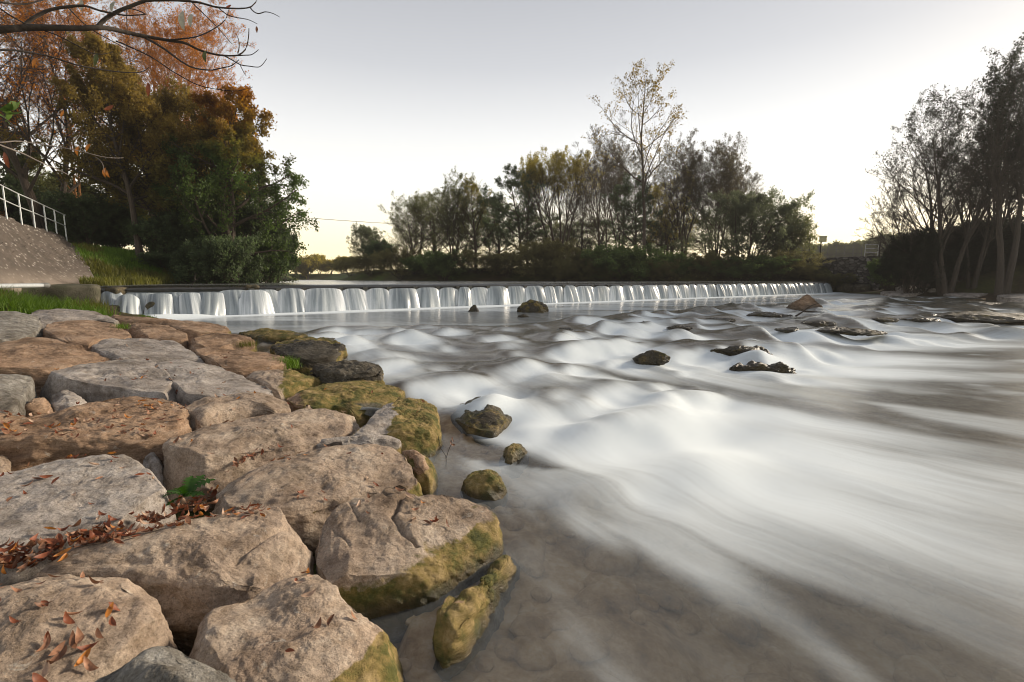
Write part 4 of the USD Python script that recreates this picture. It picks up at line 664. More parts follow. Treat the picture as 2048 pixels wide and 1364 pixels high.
# ------------------------------------------------------------------ trees
def grow(rng, H, Wd, stems=1, spread=0.25, clear=0.25, levels=None, r0=None, shape='round', up=0.25, leaves=8, leaf=0.074, leafspan=(0.0, 1.0), wander=0.10, droop=0.3, leaflev=(3,), lean=(0, 0), sparse_top=0.0, clump=0.0):
    """a branching skeleton H high and Wd wide. Returns (branch mesh, leaf mesh)."""
    levels = levels or [dict(n=20, ratio=0.42, ang=52, seg=6, sides=5), dict(n=8, ratio=0.45, ang=45, seg=4, sides=3), dict(n=6, ratio=0.5, ang=42, seg=3, sides=3)]
    r0 = r0 or 0.016 * H + 0.05
    n0 = 12; P0, R0 = [], []
    for s in range(stems):
        az = rng.uniform(0, 2 * np.pi) if stems == 1 else 2 * np.pi * (s + rng.uniform(-.3, .3)) / stems
        tl = (0.04 if stems == 1 else spread * rng.uniform(0.5, 1.2))
        d = unit(np.array([math.cos(az) * tl + lean[0], math.sin(az) * tl + lean[1], 1.0])); p = np.array([math.cos(az), math.sin(az), 0]) * (0.0 if stems == 1 else r0 * 1.1)
        hh = H * (1 if stems == 1 else rng.uniform(0.78, 1.0)) * (0.92)
        pts = [p]
        for i in range(n0 - 1):
            d = unit(d + rng.normal(0, wander * 0.55, 3) + np.array([0, 0, 0.06])); p = p + d * hh / (n0 - 1); pts.append(p)
        P0.append(pts); t = np.linspace(0, 1, n0); R0.append(r0 * (0.72 if stems > 1 else 1) * ((1 - t) ** 0.85 * 0.93 + 0.07) * (1 + 0.35 * np.exp(-t * 16)))
    P, R = np.array(P0), np.array(R0); L = np.full(len(P), H); skel = []
    tz = np.clip(P[:, :, 2] / H, 0, 1)
    skel.append((P, R, 8)); leafpts = []
    for li, lv in enumerate(levels):
        n, k, _ = P.shape; m = n * lv['n']
        par = np.repeat(np.arange(n), lv['n'])
        t0 = clear if li == 0 else 0.22
        t = t0 + (1 - t0) * (np.tile((np.arange(lv['n']) + 0.5) / lv['n'], n) + rng.uniform(-.5, .5, m) / lv['n']); t = np.clip(t, 0.02, 0.99)
        fi = t * (k - 1); i0 = np.minimum(fi.astype(int), k - 2); w = (fi - i0)[:, None]
        base = P[par, i0] * (1 - w) + P[par, i0 + 1] * w; tan = unit(P[par, i0 + 1] - P[par, i0]); rad = R[par, i0] * (1 - w[:, 0]) + R[par, i0 + 1] * w[:, 0]
        az = rng.uniform(0, 2 * np.pi, m) if li else (np.arange(m) * 2.4 + rng.uniform(-.5, .5, m))
        ref = np.where(np.abs(tan[:, 2:3]) < 0.9, [0, 0, 1.0], [1.0, 0, 0]); A = unit(np.cross(tan, ref)); B = np.cross(tan, A)
        an = np.radians(lv['ang'] * rng.uniform(0.7, 1.25, m))[:, None]
        d = np.cos(an) * tan + np.sin(an) * (np.cos(az)[:, None] * A + np.sin(az)[:, None] * B)
        u_ = (t - t0) / (1 - t0)
        if li == 0:
            pr = {'round': np.sqrt(np.clip(1 - (1.7 * u_ - 0.75) ** 2 * 0.9, 0.08, 1)), 'cone': 1.05 - 0.85 * u_, 'vase': 0.95 - 0.45 * u_, 'dome': np.sqrt(np.clip(1.05 - u_ ** 2, 0.05, 1))}[shape]
        else: pr = 1.0 - 0.55 * u_
        ln = L[par] * lv['ratio'] * pr * rng.uniform(0.72, 1.2, m)
        seg = lv['seg'] + 1; pts = [base]; p = base
        for s in range(seg - 1):
            d = unit(d + rng.normal(0, wander * (1.0 + 0.5 * li), (m, 3)) + np.array([0, 0, up * (0.55 if li == 0 else 0.35)])); p = p + d * (ln / (seg - 1))[:, None]; pts.append(p)
        Pn = np.stack(pts, 1); tt = np.linspace(0, 1, seg)
        Rn = np.maximum(np.minimum(rad * 0.62, 0.020 * ln + 0.004)[:, None] * (1 - 0.8 * tt), lv.get('rmin', 0.004))
        skel.append((Pn, Rn, lv['sides']))
        if li + 1 in leaflev: leafpts.append(Pn)
        P, R, L = Pn, Rn, ln
    V = np.concatenate([q[0].reshape(-1, 3) for q in skel])
    lo, hi = np.percentile(V[:, :2], 1.0, axis=0), np.percentile(V[:, :2], 99.0, axis=0)
    sxy = Wd / max((hi - lo).mean(), 1e-3); sz = H / np.percentile(V[:, 2], 99.95)
    S = np.array([sxy, sxy, sz]); V, F = merge([tubes(q[0] * S, q[1], q[2]) for q in skel])
    if leaves <= 0 or not leafpts: return (V, F), None
    LP = np.concatenate([x.reshape(len(x), -1, 3)[:, np.linspace(0, x.shape[1] - 1, 3).astype(int)] for x in leafpts]) * S
    n = len(LP); q = rng.uniform(0.15, 1.05, (n, leaves)); i = np.minimum((q * 2).astype(int), 1); w = (q * 2 - i)[..., None]; ar = np.arange(n)[:, None]
    pos = (LP[ar, i] * (1 - w) + LP[ar, i + 1] * w).reshape(-1, 3)
    hz = pos[:, 2] / H; keep = (hz > leafspan[0] + rng.normal(0, .06, len(pos))) & (hz < leafspan[1] + rng.normal(0, .06, len(pos)))
    if sparse_top: keep &= rng.random(len(pos)) > sparse_top * smooth01(0.45, 0.95, hz)
    if clump: keep &= (fbm(pos * 1.1 + 31, 2, 3) + rng.normal(0, .04, len(pos))) > clump
    pos = pos[keep]; m = len(pos)
    pos = pos + rng.normal(0, leaf * 0.9, (m, 3))
    a = unit(rng.normal(0, 1, (m, 3)) + np.array([0, 0, -droop])); b = unit(np.cross(a, rng.normal(0, 1, (m, 3)) + np.array([0, 0, 1.2])))
    s = leaf * rng.uniform(0.65, 1.3, (m, 1))
    c = np.cross(a, b)
    q0, q1, q2, q3 = pos - a * s * 0.6, pos + b * s * 0.36 + c * s * 0.10, pos + a * s * 0.6, pos - b * s * 0.36 + c * s * 0.10
    LV = np.stack([q0, q1, q2, q3], 1).reshape(-1, 3); o = np.arange(m)[:, None] * 4
    LF = np.concatenate([o + [0, 1, 2], o + [0, 2, 3]])
    return (V, F), (LV, LF)
tree_seed = [500]
def tree(name, label, u, y, top, width_px, bark, leafm, group=None, base_z=None, cat='tree', **k):
    """a tree standing where the view line of image column u meets ground distance y, its tip at image row top, width_px wide in the picture."""
    X = float(PY(u, 558, y)[0]); z0 = float(ground_z(np.array([X]), np.array([y]))[0]) - 0.06 if base_z is None else base_z
    ztop = float(PY(u, top, y)[2]); Hh = ztop - z0
    tree_seed[0] += 1
    br, lf = grow(np.random.default_rng(tree_seed[0]), Hh, width_px / FPX * y, **k)
    t = thing(name, label, cat, (X, y, z0), 0, group)
    obj('trunk' if cat == 'tree' else 'stem', br, bark, t, smooth=False)
    if lf is not None: obj('crown' if cat == 'tree' else 'foliage', lf, leafm, t)
    TREE_H[t.GetPath().pathString] = (Hh, width_px / FPX * y)
    return t
TREE_H = {}
def again(src, label, u, y, top, width_px, rot, group=None):
    h0, w0 = TREE_H[src.GetPath().pathString]
    X = float(PY(u, 558, y)[0]); z0 = float(ground_z(np.array([X]), np.array([y]))[0]) - 0.06
    k = (float(PY(u, top, y)[2]) - z0) / h0; kw = width_px / FPX * y / w0
    return copy(src, label, (X, y, z0), rot, (kw, kw, k), group)
BARE = [dict(n=14, ratio=0.46, ang=34, seg=6, sides=4), dict(n=8, ratio=0.46, ang=36, seg=4, sides=3), dict(n=6, ratio=0.5, ang=38, seg=3, sides=3), dict(n=4, ratio=0.55, ang=38, seg=2, sides=3, rmin=0.007)]
FULL = [dict(n=24, ratio=0.40, ang=55, seg=6, sides=4), dict(n=9, ratio=0.45, ang=48, seg=4, sides=3), dict(n=7, ratio=0.5, ang=45, seg=3, sides=3)]
SHRUB = [dict(n=10, ratio=0.55, ang=40, seg=5, sides=3), dict(n=7, ratio=0.5, ang=42, seg=3, sides=3), dict(n=5, ratio=0.5, ang=42, seg=2, sides=3)]
# -- left wood, from the revetment to the weir
tree('deciduous_tree', 'tall many-limbed tree with sparse orange leaves rising out of the picture at upper left', 105, 23, -150, 380, 'bark', 'leaf_orange', stems=3, spread=0.05, clear=0.22, shape='vase', levels=BARE, leaves=2, leaf=0.074, leaflev=(3, 4), r0=0.21, up=0.30)
tree('deciduous_tree', 'slender half bare tree at the far left edge behind the railing', 28, 25, -90, 260, 'warm_bark', 'leaf_rust', clear=0.35, shape='vase', levels=BARE, leaves=1, leaf=0.074, leaflev=(3, 4), r0=0.16)
tree('deciduous_tree', 'bare orange-lit tree with fine upright twigs above the dense trees', 345, 29, -75, 300, 'warm_bark', 'leaf_orange', stems=4, spread=0.16, clear=0.35, shape='vase', levels=BARE, leaves=4, leaf=0.063, leafspan=(0.35, 1.1), leaflev=(4,), up=0.35, r0=0.24)
tree('deciduous_tree', 'thin orange-tinged tree between the many-limbed tree and the dense tree', 185, 27, -40, 190, 'warm_bark', 'leaf_orange', stems=2, spread=0.1, clear=0.3, shape='vase', levels=BARE, leaves=3, leaf=0.070, leaflev=(3, 4), r0=0.10)
tree('deciduous_tree', 'dense tree, autumn and painted sunlit orange on top, single pale trunk on the grass slope', 285, 21.5, 62, 225, 'bark', 'leaf_green_rust', clear=0.27, shape='cone', levels=FULL, leaves=20, leaf=0.085, leaflev=(3,), r0=0.13, up=0.02)
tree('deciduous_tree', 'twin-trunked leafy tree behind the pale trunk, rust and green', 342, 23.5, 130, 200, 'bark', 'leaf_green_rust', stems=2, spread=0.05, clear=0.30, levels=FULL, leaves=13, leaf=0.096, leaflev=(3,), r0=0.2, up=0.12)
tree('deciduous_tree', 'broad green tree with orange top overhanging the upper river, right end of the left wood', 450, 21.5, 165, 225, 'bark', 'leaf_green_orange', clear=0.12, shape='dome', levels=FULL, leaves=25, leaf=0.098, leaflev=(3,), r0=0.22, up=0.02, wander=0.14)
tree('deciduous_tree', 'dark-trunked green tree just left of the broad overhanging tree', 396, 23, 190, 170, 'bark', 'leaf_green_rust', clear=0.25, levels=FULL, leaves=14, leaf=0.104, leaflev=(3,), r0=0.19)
darkL = tree('deciduous_tree', 'shadowy evergreen behind the railing at far left', 40, 27, 190, 150, 'bark', 'leaf_olive', clear=0.1, shape='cone', levels=FULL, leaves=12, leaf=0.111, leaflev=(3,), r0=0.16, up=0.0)
for u, y, top, w, lab in [(165, 30, 350, 170, 'shadowy evergreen behind the end of the railing'), (235, 33, 320, 190, 'shadowy evergreen deep in the left wood behind the pale trunk'), (500, 30, 300, 150, 'shadowy evergreen behind the broad overhanging tree'), (330, 35, 260, 200, 'shadowy evergreen deep in the left wood behind the twin trunks'), (420, 34, 250, 200, 'shadowy evergreen deep in the left wood behind the dark-trunked tree'), (-30, 30, 290, 180, 'shadowy evergreen cut by the left edge'), (95, 33, 345, 190, 'shadowy evergreen behind the many-limbed tree')]:
    again(darkL, lab, u, y, top, w, u * 7 % 360)
sh = tree('undergrowth_shrub', 'dark green shrub at the wood\'s edge beside the revetment top', 185, 23, 392, 120, 'bark', 'leaf_dark', cat='shrub', stems=5, spread=0.5, clear=0.05, levels=SHRUB, leaves=9, leaf=0.096, leaflev=(2, 3), r0=0.06, shape='dome')
for u, y, top, w, lab in [(235, 24, 415, 130, 'dark green shrub left of the pale trunk'), (320, 25, 440, 120, 'dark green shrub between the pale trunk and the twin trunks'), (375, 23, 440, 130, 'dark green shrub under the dark-trunked tree'), (440, 24, 420, 150, 'dark green shrub under the left side of the overhanging tree'), (505, 24.5, 400, 150, 'dark green shrub under the middle of the overhanging tree'), (545, 26, 445, 80, 'dark green shrub at the water under the tip of the overhanging tree'), (415, 20.5, 500, 110, 'low dark shrub on the bank before the overhanging tree'),
        (470, 20.8, 470, 120, 'low dark shrub hanging over the upper river'), (130, 26, 400, 140, 'dark green shrub under the many-limbed tree'), (60, 26, 380, 140, 'dark green shrub behind the middle of the railing'), (345, 21.5, 505, 90, 'low yellowish shrub at the end of the grass slope'), (0, 26, 350, 140, 'dark green shrub behind the left end of the railing')]:
    again(sh, lab, u, y, top, w, u * 11 % 360)
# -- middle wood on the far bank
def mid(u, y, top, w, label, kind, **k):
    P = dict(
        bare=('pale_bark' if k.pop('pale', 0) else 'bark', 'leaf_brown', dict(stems=2, spread=0.12, clear=0.22, shape='vase', levels=BARE, leaves=1, leaf=0.080, leaflev=(4,), up=0.35, r0=0.13, leafspan=(0.0, 1.1))),
        half=('bark', 'leaf_olive', dict(stems=2, spread=0.16, clear=0.16, shape='dome', levels=FULL, leaves=4, leaf=0.092, leaflev=(3,), up=0.20, r0=0.15)),
        dense=('bark', 'leaf_dark', dict(stems=1, clear=0.08, shape='dome', levels=FULL, leaves=13, leaf=0.108, leaflev=(3,), up=0.12, r0=0.16)),
        willow=('bark', 'leaf_willow', dict(stems=5, spread=0.42, clear=0.04, shape='dome', levels=SHRUB, leaves=17, leaf=0.118, leaflev=(2, 3), up=0.10, r0=0.15)))[kind]
    kk = {**P[2]}; lm = k.pop('leafm', P[1]); bk = k.pop('bark', P[0]); kk.update(k)
    return tree('deciduous_tree', label, u, y, top, w, bk, lm, **kk)
c2 = mid(832, 54, 385, 125, 'rounded half bare tree at the left end of the middle wood', 'half', leafm='leaf_olive', leaves=5)
c3 = mid(905, 53, 340, 105, 'half bare twiggy tree with an olive middle, second in the middle wood', 'half', stems=3, leaves=4)
mid(952, 52, 352, 70, 'slim yellow-green tree beside the twiggy olive tree', 'half', leafm='leaf_olive_yellow', leaves=11, stems=1)
c7 = mid(1042, 50, 340, 135, 'dense dark tree left of the golden-crowned tree', 'dense')
mid(1055, 53, 305, 55, 'slim tree with a rusty tip poking up behind the dense dark tree', 'half', stems=1, leafm='leaf_olive_yellow')
mid(1115, 49, 287, 130, 'many-stemmed tree with a rounded golden crown, bare below', 'half', stems=6, spread=0.24, clear=0.45, leafm='leaf_yellow', leaves=14, leafspan=(0.66, 1.1), levels=[dict(n=12, ratio=0.34, ang=36, seg=6, sides=4), dict(n=8, ratio=0.45, ang=42, seg=4, sides=3), dict(n=6, ratio=0.5, ang=42, seg=3, sides=3)], up=0.3, r0=0.2)
c9 = mid(1205, 48, 240, 110, 'bare grey tree left of the tall lone poplar-like tree', 'bare', stems=3)
mid(1285, 43.5, 105, 168, 'tallest tree, straight pale trunk and thin rusty leaves, standing above the middle wood', 'half', bark='bark', leafm='leaf_rust', stems=1, clear=0.40, shape='cone', leaves=5, leaf=0.13, up=0.42, r0=0.20, clump=0.36,
    levels=[dict(n=17, ratio=0.36, ang=44, seg=7, sides=4), dict(n=9, ratio=0.40, ang=40, seg=4, sides=3), dict(n=6, ratio=0.5, ang=42, seg=3, sides=3)])
mid(1268, 46, 352, 110, 'dark ivy-clad tree at the foot of the tallest tree', 'dense', leaves=9)
c12 = mid(1365, 47, 268, 110, 'bare many-stemmed tree right of the tallest tree', 'bare', stems=4, spread=0.16)
mid(1430, 46, 262, 125, 'spreading bare tree with dark twigs above the grey-green willow', 'bare', stems=4, spread=0.2, leaves=1, leaf=0.111)
mid(1338, 48.5, 335, 80, 'tree with thin yellow-brown leaves between the bare trees', 'half', leafm='leaf_yellow', leaves=4)
mid(1488, 43.5, 383, 175, 'large dense grey-green willow bush at the right end of the middle wood', 'willow')
mid(1562, 44.5, 412, 95, 'smaller feathery willow leaning right beside the large one', 'willow', leaves=9, leafm='leaf_olive')
mid(735, 66, 445, 62, 'thin light green tree standing apart left of the middle wood', 'half', leafm='leaf_willow', leaves=7)
mid(765, 63, 478, 60, 'dark drooping willow below the thin light green tree', 'willow', leafm='leaf_dark', leaves=9)
mid(1000, 54, 385, 70, 'dark tree filling the gap left of the dense dark tree', 'dense', leaves=8)
for src, u, y, top, w, lab in [(c3, 870, 60, 372, 110, 'half bare tree behind the first two of the middle wood'), (c2, 985, 62, 400, 130, 'half bare tree behind the slim yellow-green tree'), (c9, 1160, 56, 300, 110, 'bare tree just right of the golden crown'), (c12, 1240, 55, 255, 100, 'bare tree behind the tallest tree\'s lower trunk'), (c9, 1320, 56, 300, 100, 'bare tree seen through the gap right of the tallest tree'),
        (c12, 1465, 54, 320, 95, 'bare tree behind the top of the large willow'), (c3, 1090, 60, 420, 130, 'half bare tree in the shade behind the golden-crowned tree\'s stems'), (c2, 1190, 58, 430, 140, 'half bare tree in the shade below the bare grey tree'), (c3, 1340, 57, 430, 130, 'half bare tree in the shade between the bare stems'), (c2, 1420, 56, 430, 140, 'half bare tree in the shade left of the large willow'), (c9, 820, 58, 405, 80, 'bare tree behind the rounded first tree'), (c7, 925, 64, 420, 120, 'dark tree behind the twiggy olive tree'), (c7, 1300, 60, 440, 150, 'dark tree far behind the tallest tree'), (c7, 1150, 62, 440, 150, 'dark tree far behind the golden-crowned tree')]:
    again(src, lab, u, y, top, w, u * 13 % 360)
bs = tree('riverside_bush', 'brownish rounded bush below the golden-crowned tree', 1085, 46, 472, 130, 'bark', 'leaf_bush_olive', cat='bush', stems=6, spread=0.5, clear=0.03, levels=SHRUB, leaves=9, leaf=0.105, leaflev=(2, 3), r0=0.07, shape='dome')
bg = tree('riverside_bush', 'bright dark-green ivy bush at the waterline left of the middle', 888, 49, 500, 85, 'bark', 'leaf_bush_green', cat='bush', stems=6, spread=0.5, clear=0.03, levels=SHRUB, leaves=8, leaf=0.105, leaflev=(2, 3), r0=0.07, shape='dome')
for src, u, y, top, w, lab in [(bs, 1170, 45, 492, 110, 'olive bush right of the brownish rounded bush'), (bg, 1250, 43, 488, 150, 'green bush in front of the tallest tree\'s foot'), (bg, 1340, 43.5, 505, 80, 'round dark bush right of the tallest tree\'s foot'), (bs, 1410, 43, 500, 110, 'olive bush at the left foot of the large willow'), (bs, 1560, 42.5, 500, 120, 'olive bush between the willow and the stone wall'), (bs, 800, 53, 492, 80, 'olive bush at the left end of the middle wood'),
        (bs, 960, 50, 500, 110, 'low olive bush beside the bright ivy bush'), (bs, 1015, 48, 500, 90, 'low olive bush left of the brownish rounded bush'), (bs, 740, 60, 505, 80, 'dull bush left of the middle wood'), (bs, 700, 66, 510, 70, 'dull low bush at the far bend of the river'), (bg, 850, 52, 512, 80, 'low green bush left of the bright ivy bush'), (bg, 1480, 42.3, 512, 150, 'low dark bush at the willow\'s foot'), (bs, 1120, 44.5, 512, 120, 'low brown bush at the waterline below the golden crown'), (bs, 1205, 43.5, 515, 110, 'low olive bush left of the green bush'), (bs, 1310, 42.8, 515, 110, 'low olive bush at the waterline under the tallest tree')]:
    again(src, lab, u, y, top, w, u * 17 % 360)
# -- right wood, against the light
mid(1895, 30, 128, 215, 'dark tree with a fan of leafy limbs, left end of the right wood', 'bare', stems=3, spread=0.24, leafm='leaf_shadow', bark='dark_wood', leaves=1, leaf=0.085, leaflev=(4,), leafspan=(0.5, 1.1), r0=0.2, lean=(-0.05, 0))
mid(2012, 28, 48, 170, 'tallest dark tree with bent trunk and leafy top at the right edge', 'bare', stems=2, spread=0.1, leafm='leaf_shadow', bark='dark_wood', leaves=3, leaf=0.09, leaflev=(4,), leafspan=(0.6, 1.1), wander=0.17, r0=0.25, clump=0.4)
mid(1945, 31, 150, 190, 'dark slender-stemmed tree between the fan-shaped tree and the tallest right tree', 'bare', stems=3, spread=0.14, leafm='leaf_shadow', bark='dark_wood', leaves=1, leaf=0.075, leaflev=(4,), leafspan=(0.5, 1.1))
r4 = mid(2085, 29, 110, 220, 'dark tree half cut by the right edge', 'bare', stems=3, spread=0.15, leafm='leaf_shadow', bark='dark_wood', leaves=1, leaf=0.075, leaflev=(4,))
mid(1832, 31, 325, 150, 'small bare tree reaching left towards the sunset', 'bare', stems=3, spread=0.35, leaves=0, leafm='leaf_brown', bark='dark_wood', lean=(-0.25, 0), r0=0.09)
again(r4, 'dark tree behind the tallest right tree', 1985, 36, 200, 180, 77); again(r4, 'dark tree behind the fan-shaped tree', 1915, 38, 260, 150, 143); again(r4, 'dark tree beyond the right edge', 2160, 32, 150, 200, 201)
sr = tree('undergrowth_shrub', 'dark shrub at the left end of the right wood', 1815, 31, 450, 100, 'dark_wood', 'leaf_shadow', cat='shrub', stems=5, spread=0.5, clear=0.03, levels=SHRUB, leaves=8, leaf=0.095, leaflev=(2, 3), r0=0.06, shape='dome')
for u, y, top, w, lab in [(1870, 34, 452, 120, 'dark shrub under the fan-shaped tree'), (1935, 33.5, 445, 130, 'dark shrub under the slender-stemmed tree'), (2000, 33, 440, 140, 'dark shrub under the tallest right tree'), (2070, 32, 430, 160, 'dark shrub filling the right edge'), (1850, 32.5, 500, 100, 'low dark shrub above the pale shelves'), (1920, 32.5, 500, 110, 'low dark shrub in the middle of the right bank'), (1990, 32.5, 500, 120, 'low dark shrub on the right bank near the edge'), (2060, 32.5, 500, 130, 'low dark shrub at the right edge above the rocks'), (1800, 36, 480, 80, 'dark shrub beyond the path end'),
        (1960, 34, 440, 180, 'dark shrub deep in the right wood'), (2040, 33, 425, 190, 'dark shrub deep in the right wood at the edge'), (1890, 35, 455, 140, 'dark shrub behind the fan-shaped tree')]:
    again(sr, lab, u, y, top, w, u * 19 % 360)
# -- far trees at the horizon
ft = tree('distant_tree', 'small hazy tree on the horizon left of the willow gap', 640, 125, 512, 34, 'bark', 'leaf_yellow', group=None, stems=2, spread=0.15, clear=0.1, shape='dome', levels=SHRUB, leaves=14, leaf=0.311, leaflev=(2, 3), r0=0.16)
fd = tree('distant_tree', 'hazy dark tree on the horizon just right of the sign', 1665, 120, 484, 40, 'bark', 'leaf_olive', stems=2, spread=0.15, clear=0.08, shape='dome', levels=SHRUB, leaves=14, leaf=0.311, leaflev=(2, 3), r0=0.16)
for i, (u, y, top, w) in enumerate([(565, 112, 512, 40), (592, 120, 520, 36), (615, 118, 516, 36), (662, 122, 522, 36), (684, 112, 516, 34), (546, 105, 520, 40)]):
    again(ft, ['small hazy tree at the horizon next to the overhanging tree', 'second small hazy tree from the overhanging tree', 'third small hazy tree from the overhanging tree', 'low hazy tree left of the far bend bushes', 'hazy tree right above the far bend bushes', 'hazy tree hiding behind the overhanging tree\'s edge'][i], u, y, top, w, 40 * i)
for i, (u, y, top, w) in enumerate([(1610, 118, 486, 44), (1640, 125, 490, 40), (1695, 118, 483, 44), (1722, 116, 480, 40), (1748, 112, 474, 44), (1772, 105, 466, 46), (1795, 100, 472, 46), (1585, 110, 484, 46)]):
    again(fd, ['hazy dark tree on the horizon left of the sign', 'hazy dark tree on the horizon behind the sign', 'hazy dark tree on the horizon, second right of the sign', 'hazy dark tree left of the little gate rail', 'hazy dark tree behind the little gate rail', 'tallest hazy dark tree of the horizon row', 'hazy dark tree at the right end of the horizon row', 'hazy dark tree just clear of the feathery willow'][i], u, y, top, w, 55 * i)
# ------------------------------------------------------------------ left bank: revetment, railing, pipe, abutment
def rbox(size, r, n=14):
    """a box with rounded edges, as a dense mesh."""
    m = trimesh.creation.box(size)
    while len(m.faces) < 12 * n * n / 2: m = m.subdivide()
    v = np.array(m.vertices); h = np.array(size) / 2; inner = np.clip(v, -(h - r), h - r)
    return inner + unit(v - inner) * np.where(np.linalg.norm(v - inner, axis=1, keepdims=True) > 1e-9, r, 0), np.array(m.faces)
topl = np.array([PY(u, v, y) for u, v, y in [(-200, 338, 11.4), (-90, 388, 13.2), (0, 430, 14.9), (60, 452, 16.6), (128, 476, 18.8), (152, 497, 18.4), (158, 503, 18.2)]])
botl = np.array([PY(u, v, y) for u, v, y in [(-200, 578, 7.6), (-90, 574, 9.3), (0, 571, 11.0), (60, 570, 12.6), (120, 568, 14.0), (185, 567, 15.6), (196, 566, 15.9)]])
TL, BL = spline(topl, 150), spline(botl, 150)
s = np.linspace(0, 1, 60)[None, :, None]
face = BL[:, None] * (1 - s) + TL[:, None] * s
nrm = unit(np.cross(np.gradient(face, axis=0), np.gradient(face, axis=1))); nrm *= np.sign((nrm * (CAM - face)).sum(-1, keepdims=True))
face = face + nrm * (0.10 * (fbm(face * 1.5, 4, 31) - 0.5) + 0.085 * np.clip(fbm(face * 6.5, 3, 32) - 0.45, 0, 1) * smooth01(0.2, 0.5, s[..., 0]) * 2)[..., None]
back = unit(TL - BL) * [1, 1, 0]
rows = np.concatenate([BL[:, None] - [0, 0, 0.5], face, (face[:, -1] + back * 0.45 + [0, 0, 0.01])[:, None], (face[:, -1] + back * 0.5 - [0, 0, 2.0])[:, None]], 1)
rv, rf = rows.reshape(-1, 3), gridfaces(*rows.shape[:2])
endi = (rows.shape[0] - 1) * rows.shape[1] + np.arange(rows.shape[1]); rf = np.vstack([rf, [[endi[0], endi[i], endi[i + 1]] for i in range(1, len(endi) - 1)]])
rev = thing('concrete_revetment', 'sloping concrete bank wall studded with pebbles at the left edge under the railing', 'retaining wall')
obj('facing', (rv, rf), 'pebble_concrete', rev, smooth=50)
rail = thing('handrail', 'grey steel tube railing running down the top of the sloping concrete wall', 'railing')
pb = [(-88, 392, 13.3), (-38, 412, 14.1), (5, 431, 15.0), (36, 443, 15.9), (63, 452, 16.7), (87, 461, 17.5), (108, 468.5, 18.2), (127.5, 475.5, 18.9)]
bases = np.array([PY(*q) for q in pb]) + [0, 0.12, 0]
for b in bases:
    P = np.array([b - [0, 0, 0.15], b + [0, 0, 0.45], b + [0, 0, 0.90]]); obj('post', tubes(P[None], np.full((1, 3), 0.021), 8), 'galvanised_steel', rail, smooth=True)
for hh, nm in ((0.90, 'top_rail'), (0.47, 'middle_rail')):
    P = bases + [0, 0, hh]; P = np.vstack([P, P[-1] + (P[-1] - P[-2]) * (0.15 if hh > .8 else 0.0) + 1e-4]); obj(nm, tubes(P[None], np.full((1, len(P)), 0.021), 8), 'galvanised_steel', rail, smooth=True)
pp = thing('drain_pipe', 'pale grey pipe lying along the foot of the sloping concrete wall', 'pipe')
P = np.array([PY(-60, 574.5, 9.6), PY(5, 572, 10.6), PY(92, 570.5, 12.0)]); obj('tube', tubes(P[None], np.full((1, 3), 0.052), 12), 'galvanised_steel', pp, smooth=True)
e = unit(P[2] - P[1]); obj('collar', tubes(np.array([[P[2] - e * .16, P[2] - e * .02, P[2] + e * .06]]), np.array([[.062, .064, .062]]), 12), 'weathered_steel', pp, smooth=True)
ang = math.atan2(WD[1], WD[0])
def placed_rbox(name, label, cat, size, r, c, yaw, matl, amp=0.05, pv=None, n=14):
    v, f = rbox(size, r, n); v = v + (fbm(v * 2.4 + np.array(c), 4, 9)[:, None] - 0.5) * unit(v) * amp * 2
    Rz = np.array([[math.cos(yaw), -math.sin(yaw), 0], [math.sin(yaw), math.cos(yaw), 0], [0, 0, 1]])
    return obj(name, (v @ Rz.T + np.array(c), f), matl, smooth=True, label=label, category=cat, pv=pv(v) if pv else None)
c = wp(-0.95, 0.10, 0.76); placed_rbox('weir_abutment', 'mossy rounded concrete block where the weir meets the left bank', 'concrete block', (1.9, 1.5, 1.16), 0.16, c, ang, 'mossy_concrete', 0.07)
c = wp(-2.9, 0.75, 0.86); placed_rbox('weir_abutment', 'second low concrete block behind the grass, under the pipe\'s end', 'concrete block', (2.4, 1.6, 0.92), 0.12, c, ang + 0.1, 'mossy_concrete', 0.07)
for k, (a, d, z, sz, lab) in enumerate([(0.25, -0.75, 0.50, (0.55, 0.5, 0.5), 'wet stone at the left foot of the waterfall'), (0.35, -0.18, 1.15, (0.5, 0.35, 0.22), 'dark stone lodged on the weir\'s left end'), (1.15, -0.6, 0.6, (0.5, 0.45, 0.6), 'wet stone behind the tumbling water at the weir\'s left end'), (3.75, -0.12, 1.22, (0.42, 0.30, 0.20), 'dark stone with a dead branch stuck on the weir crest')]):
    placed_rbox('weir_stone', lab, 'stone', sz, min(sz) * 0.42, wp(a, d, z), ang + k, 'dark_river_rock', 0.10, pv=lambda v: {'moss': np.full(len(v), .25), 'wet': np.full(len(v), .6)}, n=10)
# -- grass
def blades(rng, xy, zz, h0, h1, w, lean=0.5):
    n = len(xy); B = np.column_stack([xy, zz]); a = rng.uniform(0, 2 * np.pi, n); h = rng.uniform(h0, h1, n)
    d = np.column_stack([np.cos(a), np.sin(a), 0 * a]); sd = np.column_stack([-np.sin(a), np.cos(a), 0 * a]) * (w * rng.uniform(.6, 1.3, n))[:, None] / 2
    ln = (lean * rng.uniform(0.2, 1.0, n) * h)[:, None]; up = np.array([0, 0, 1.0]) * h[:, None]
    m = B + d * ln * 0.35 + up * 0.6; t = B + d * ln + up * (1 - 0.15 * rng.random(n))[:, None]
    V = np.stack([B - sd, B + sd, m - sd * .8, m + sd * .8, t], 1).reshape(-1, 3); o = np.arange(n)[:, None] * 5
    return V, np.concatenate([o + [0, 1, 3], o + [0, 3, 2], o + [2, 3, 4]])
rng = np.random.default_rng(71)
n = 26000; xy = np.column_stack([rng.uniform(-18.5, -11.6, n), rng.uniform(13.9, 23, n)]); zz = ground_z(xy[:, 0], xy[:, 1])
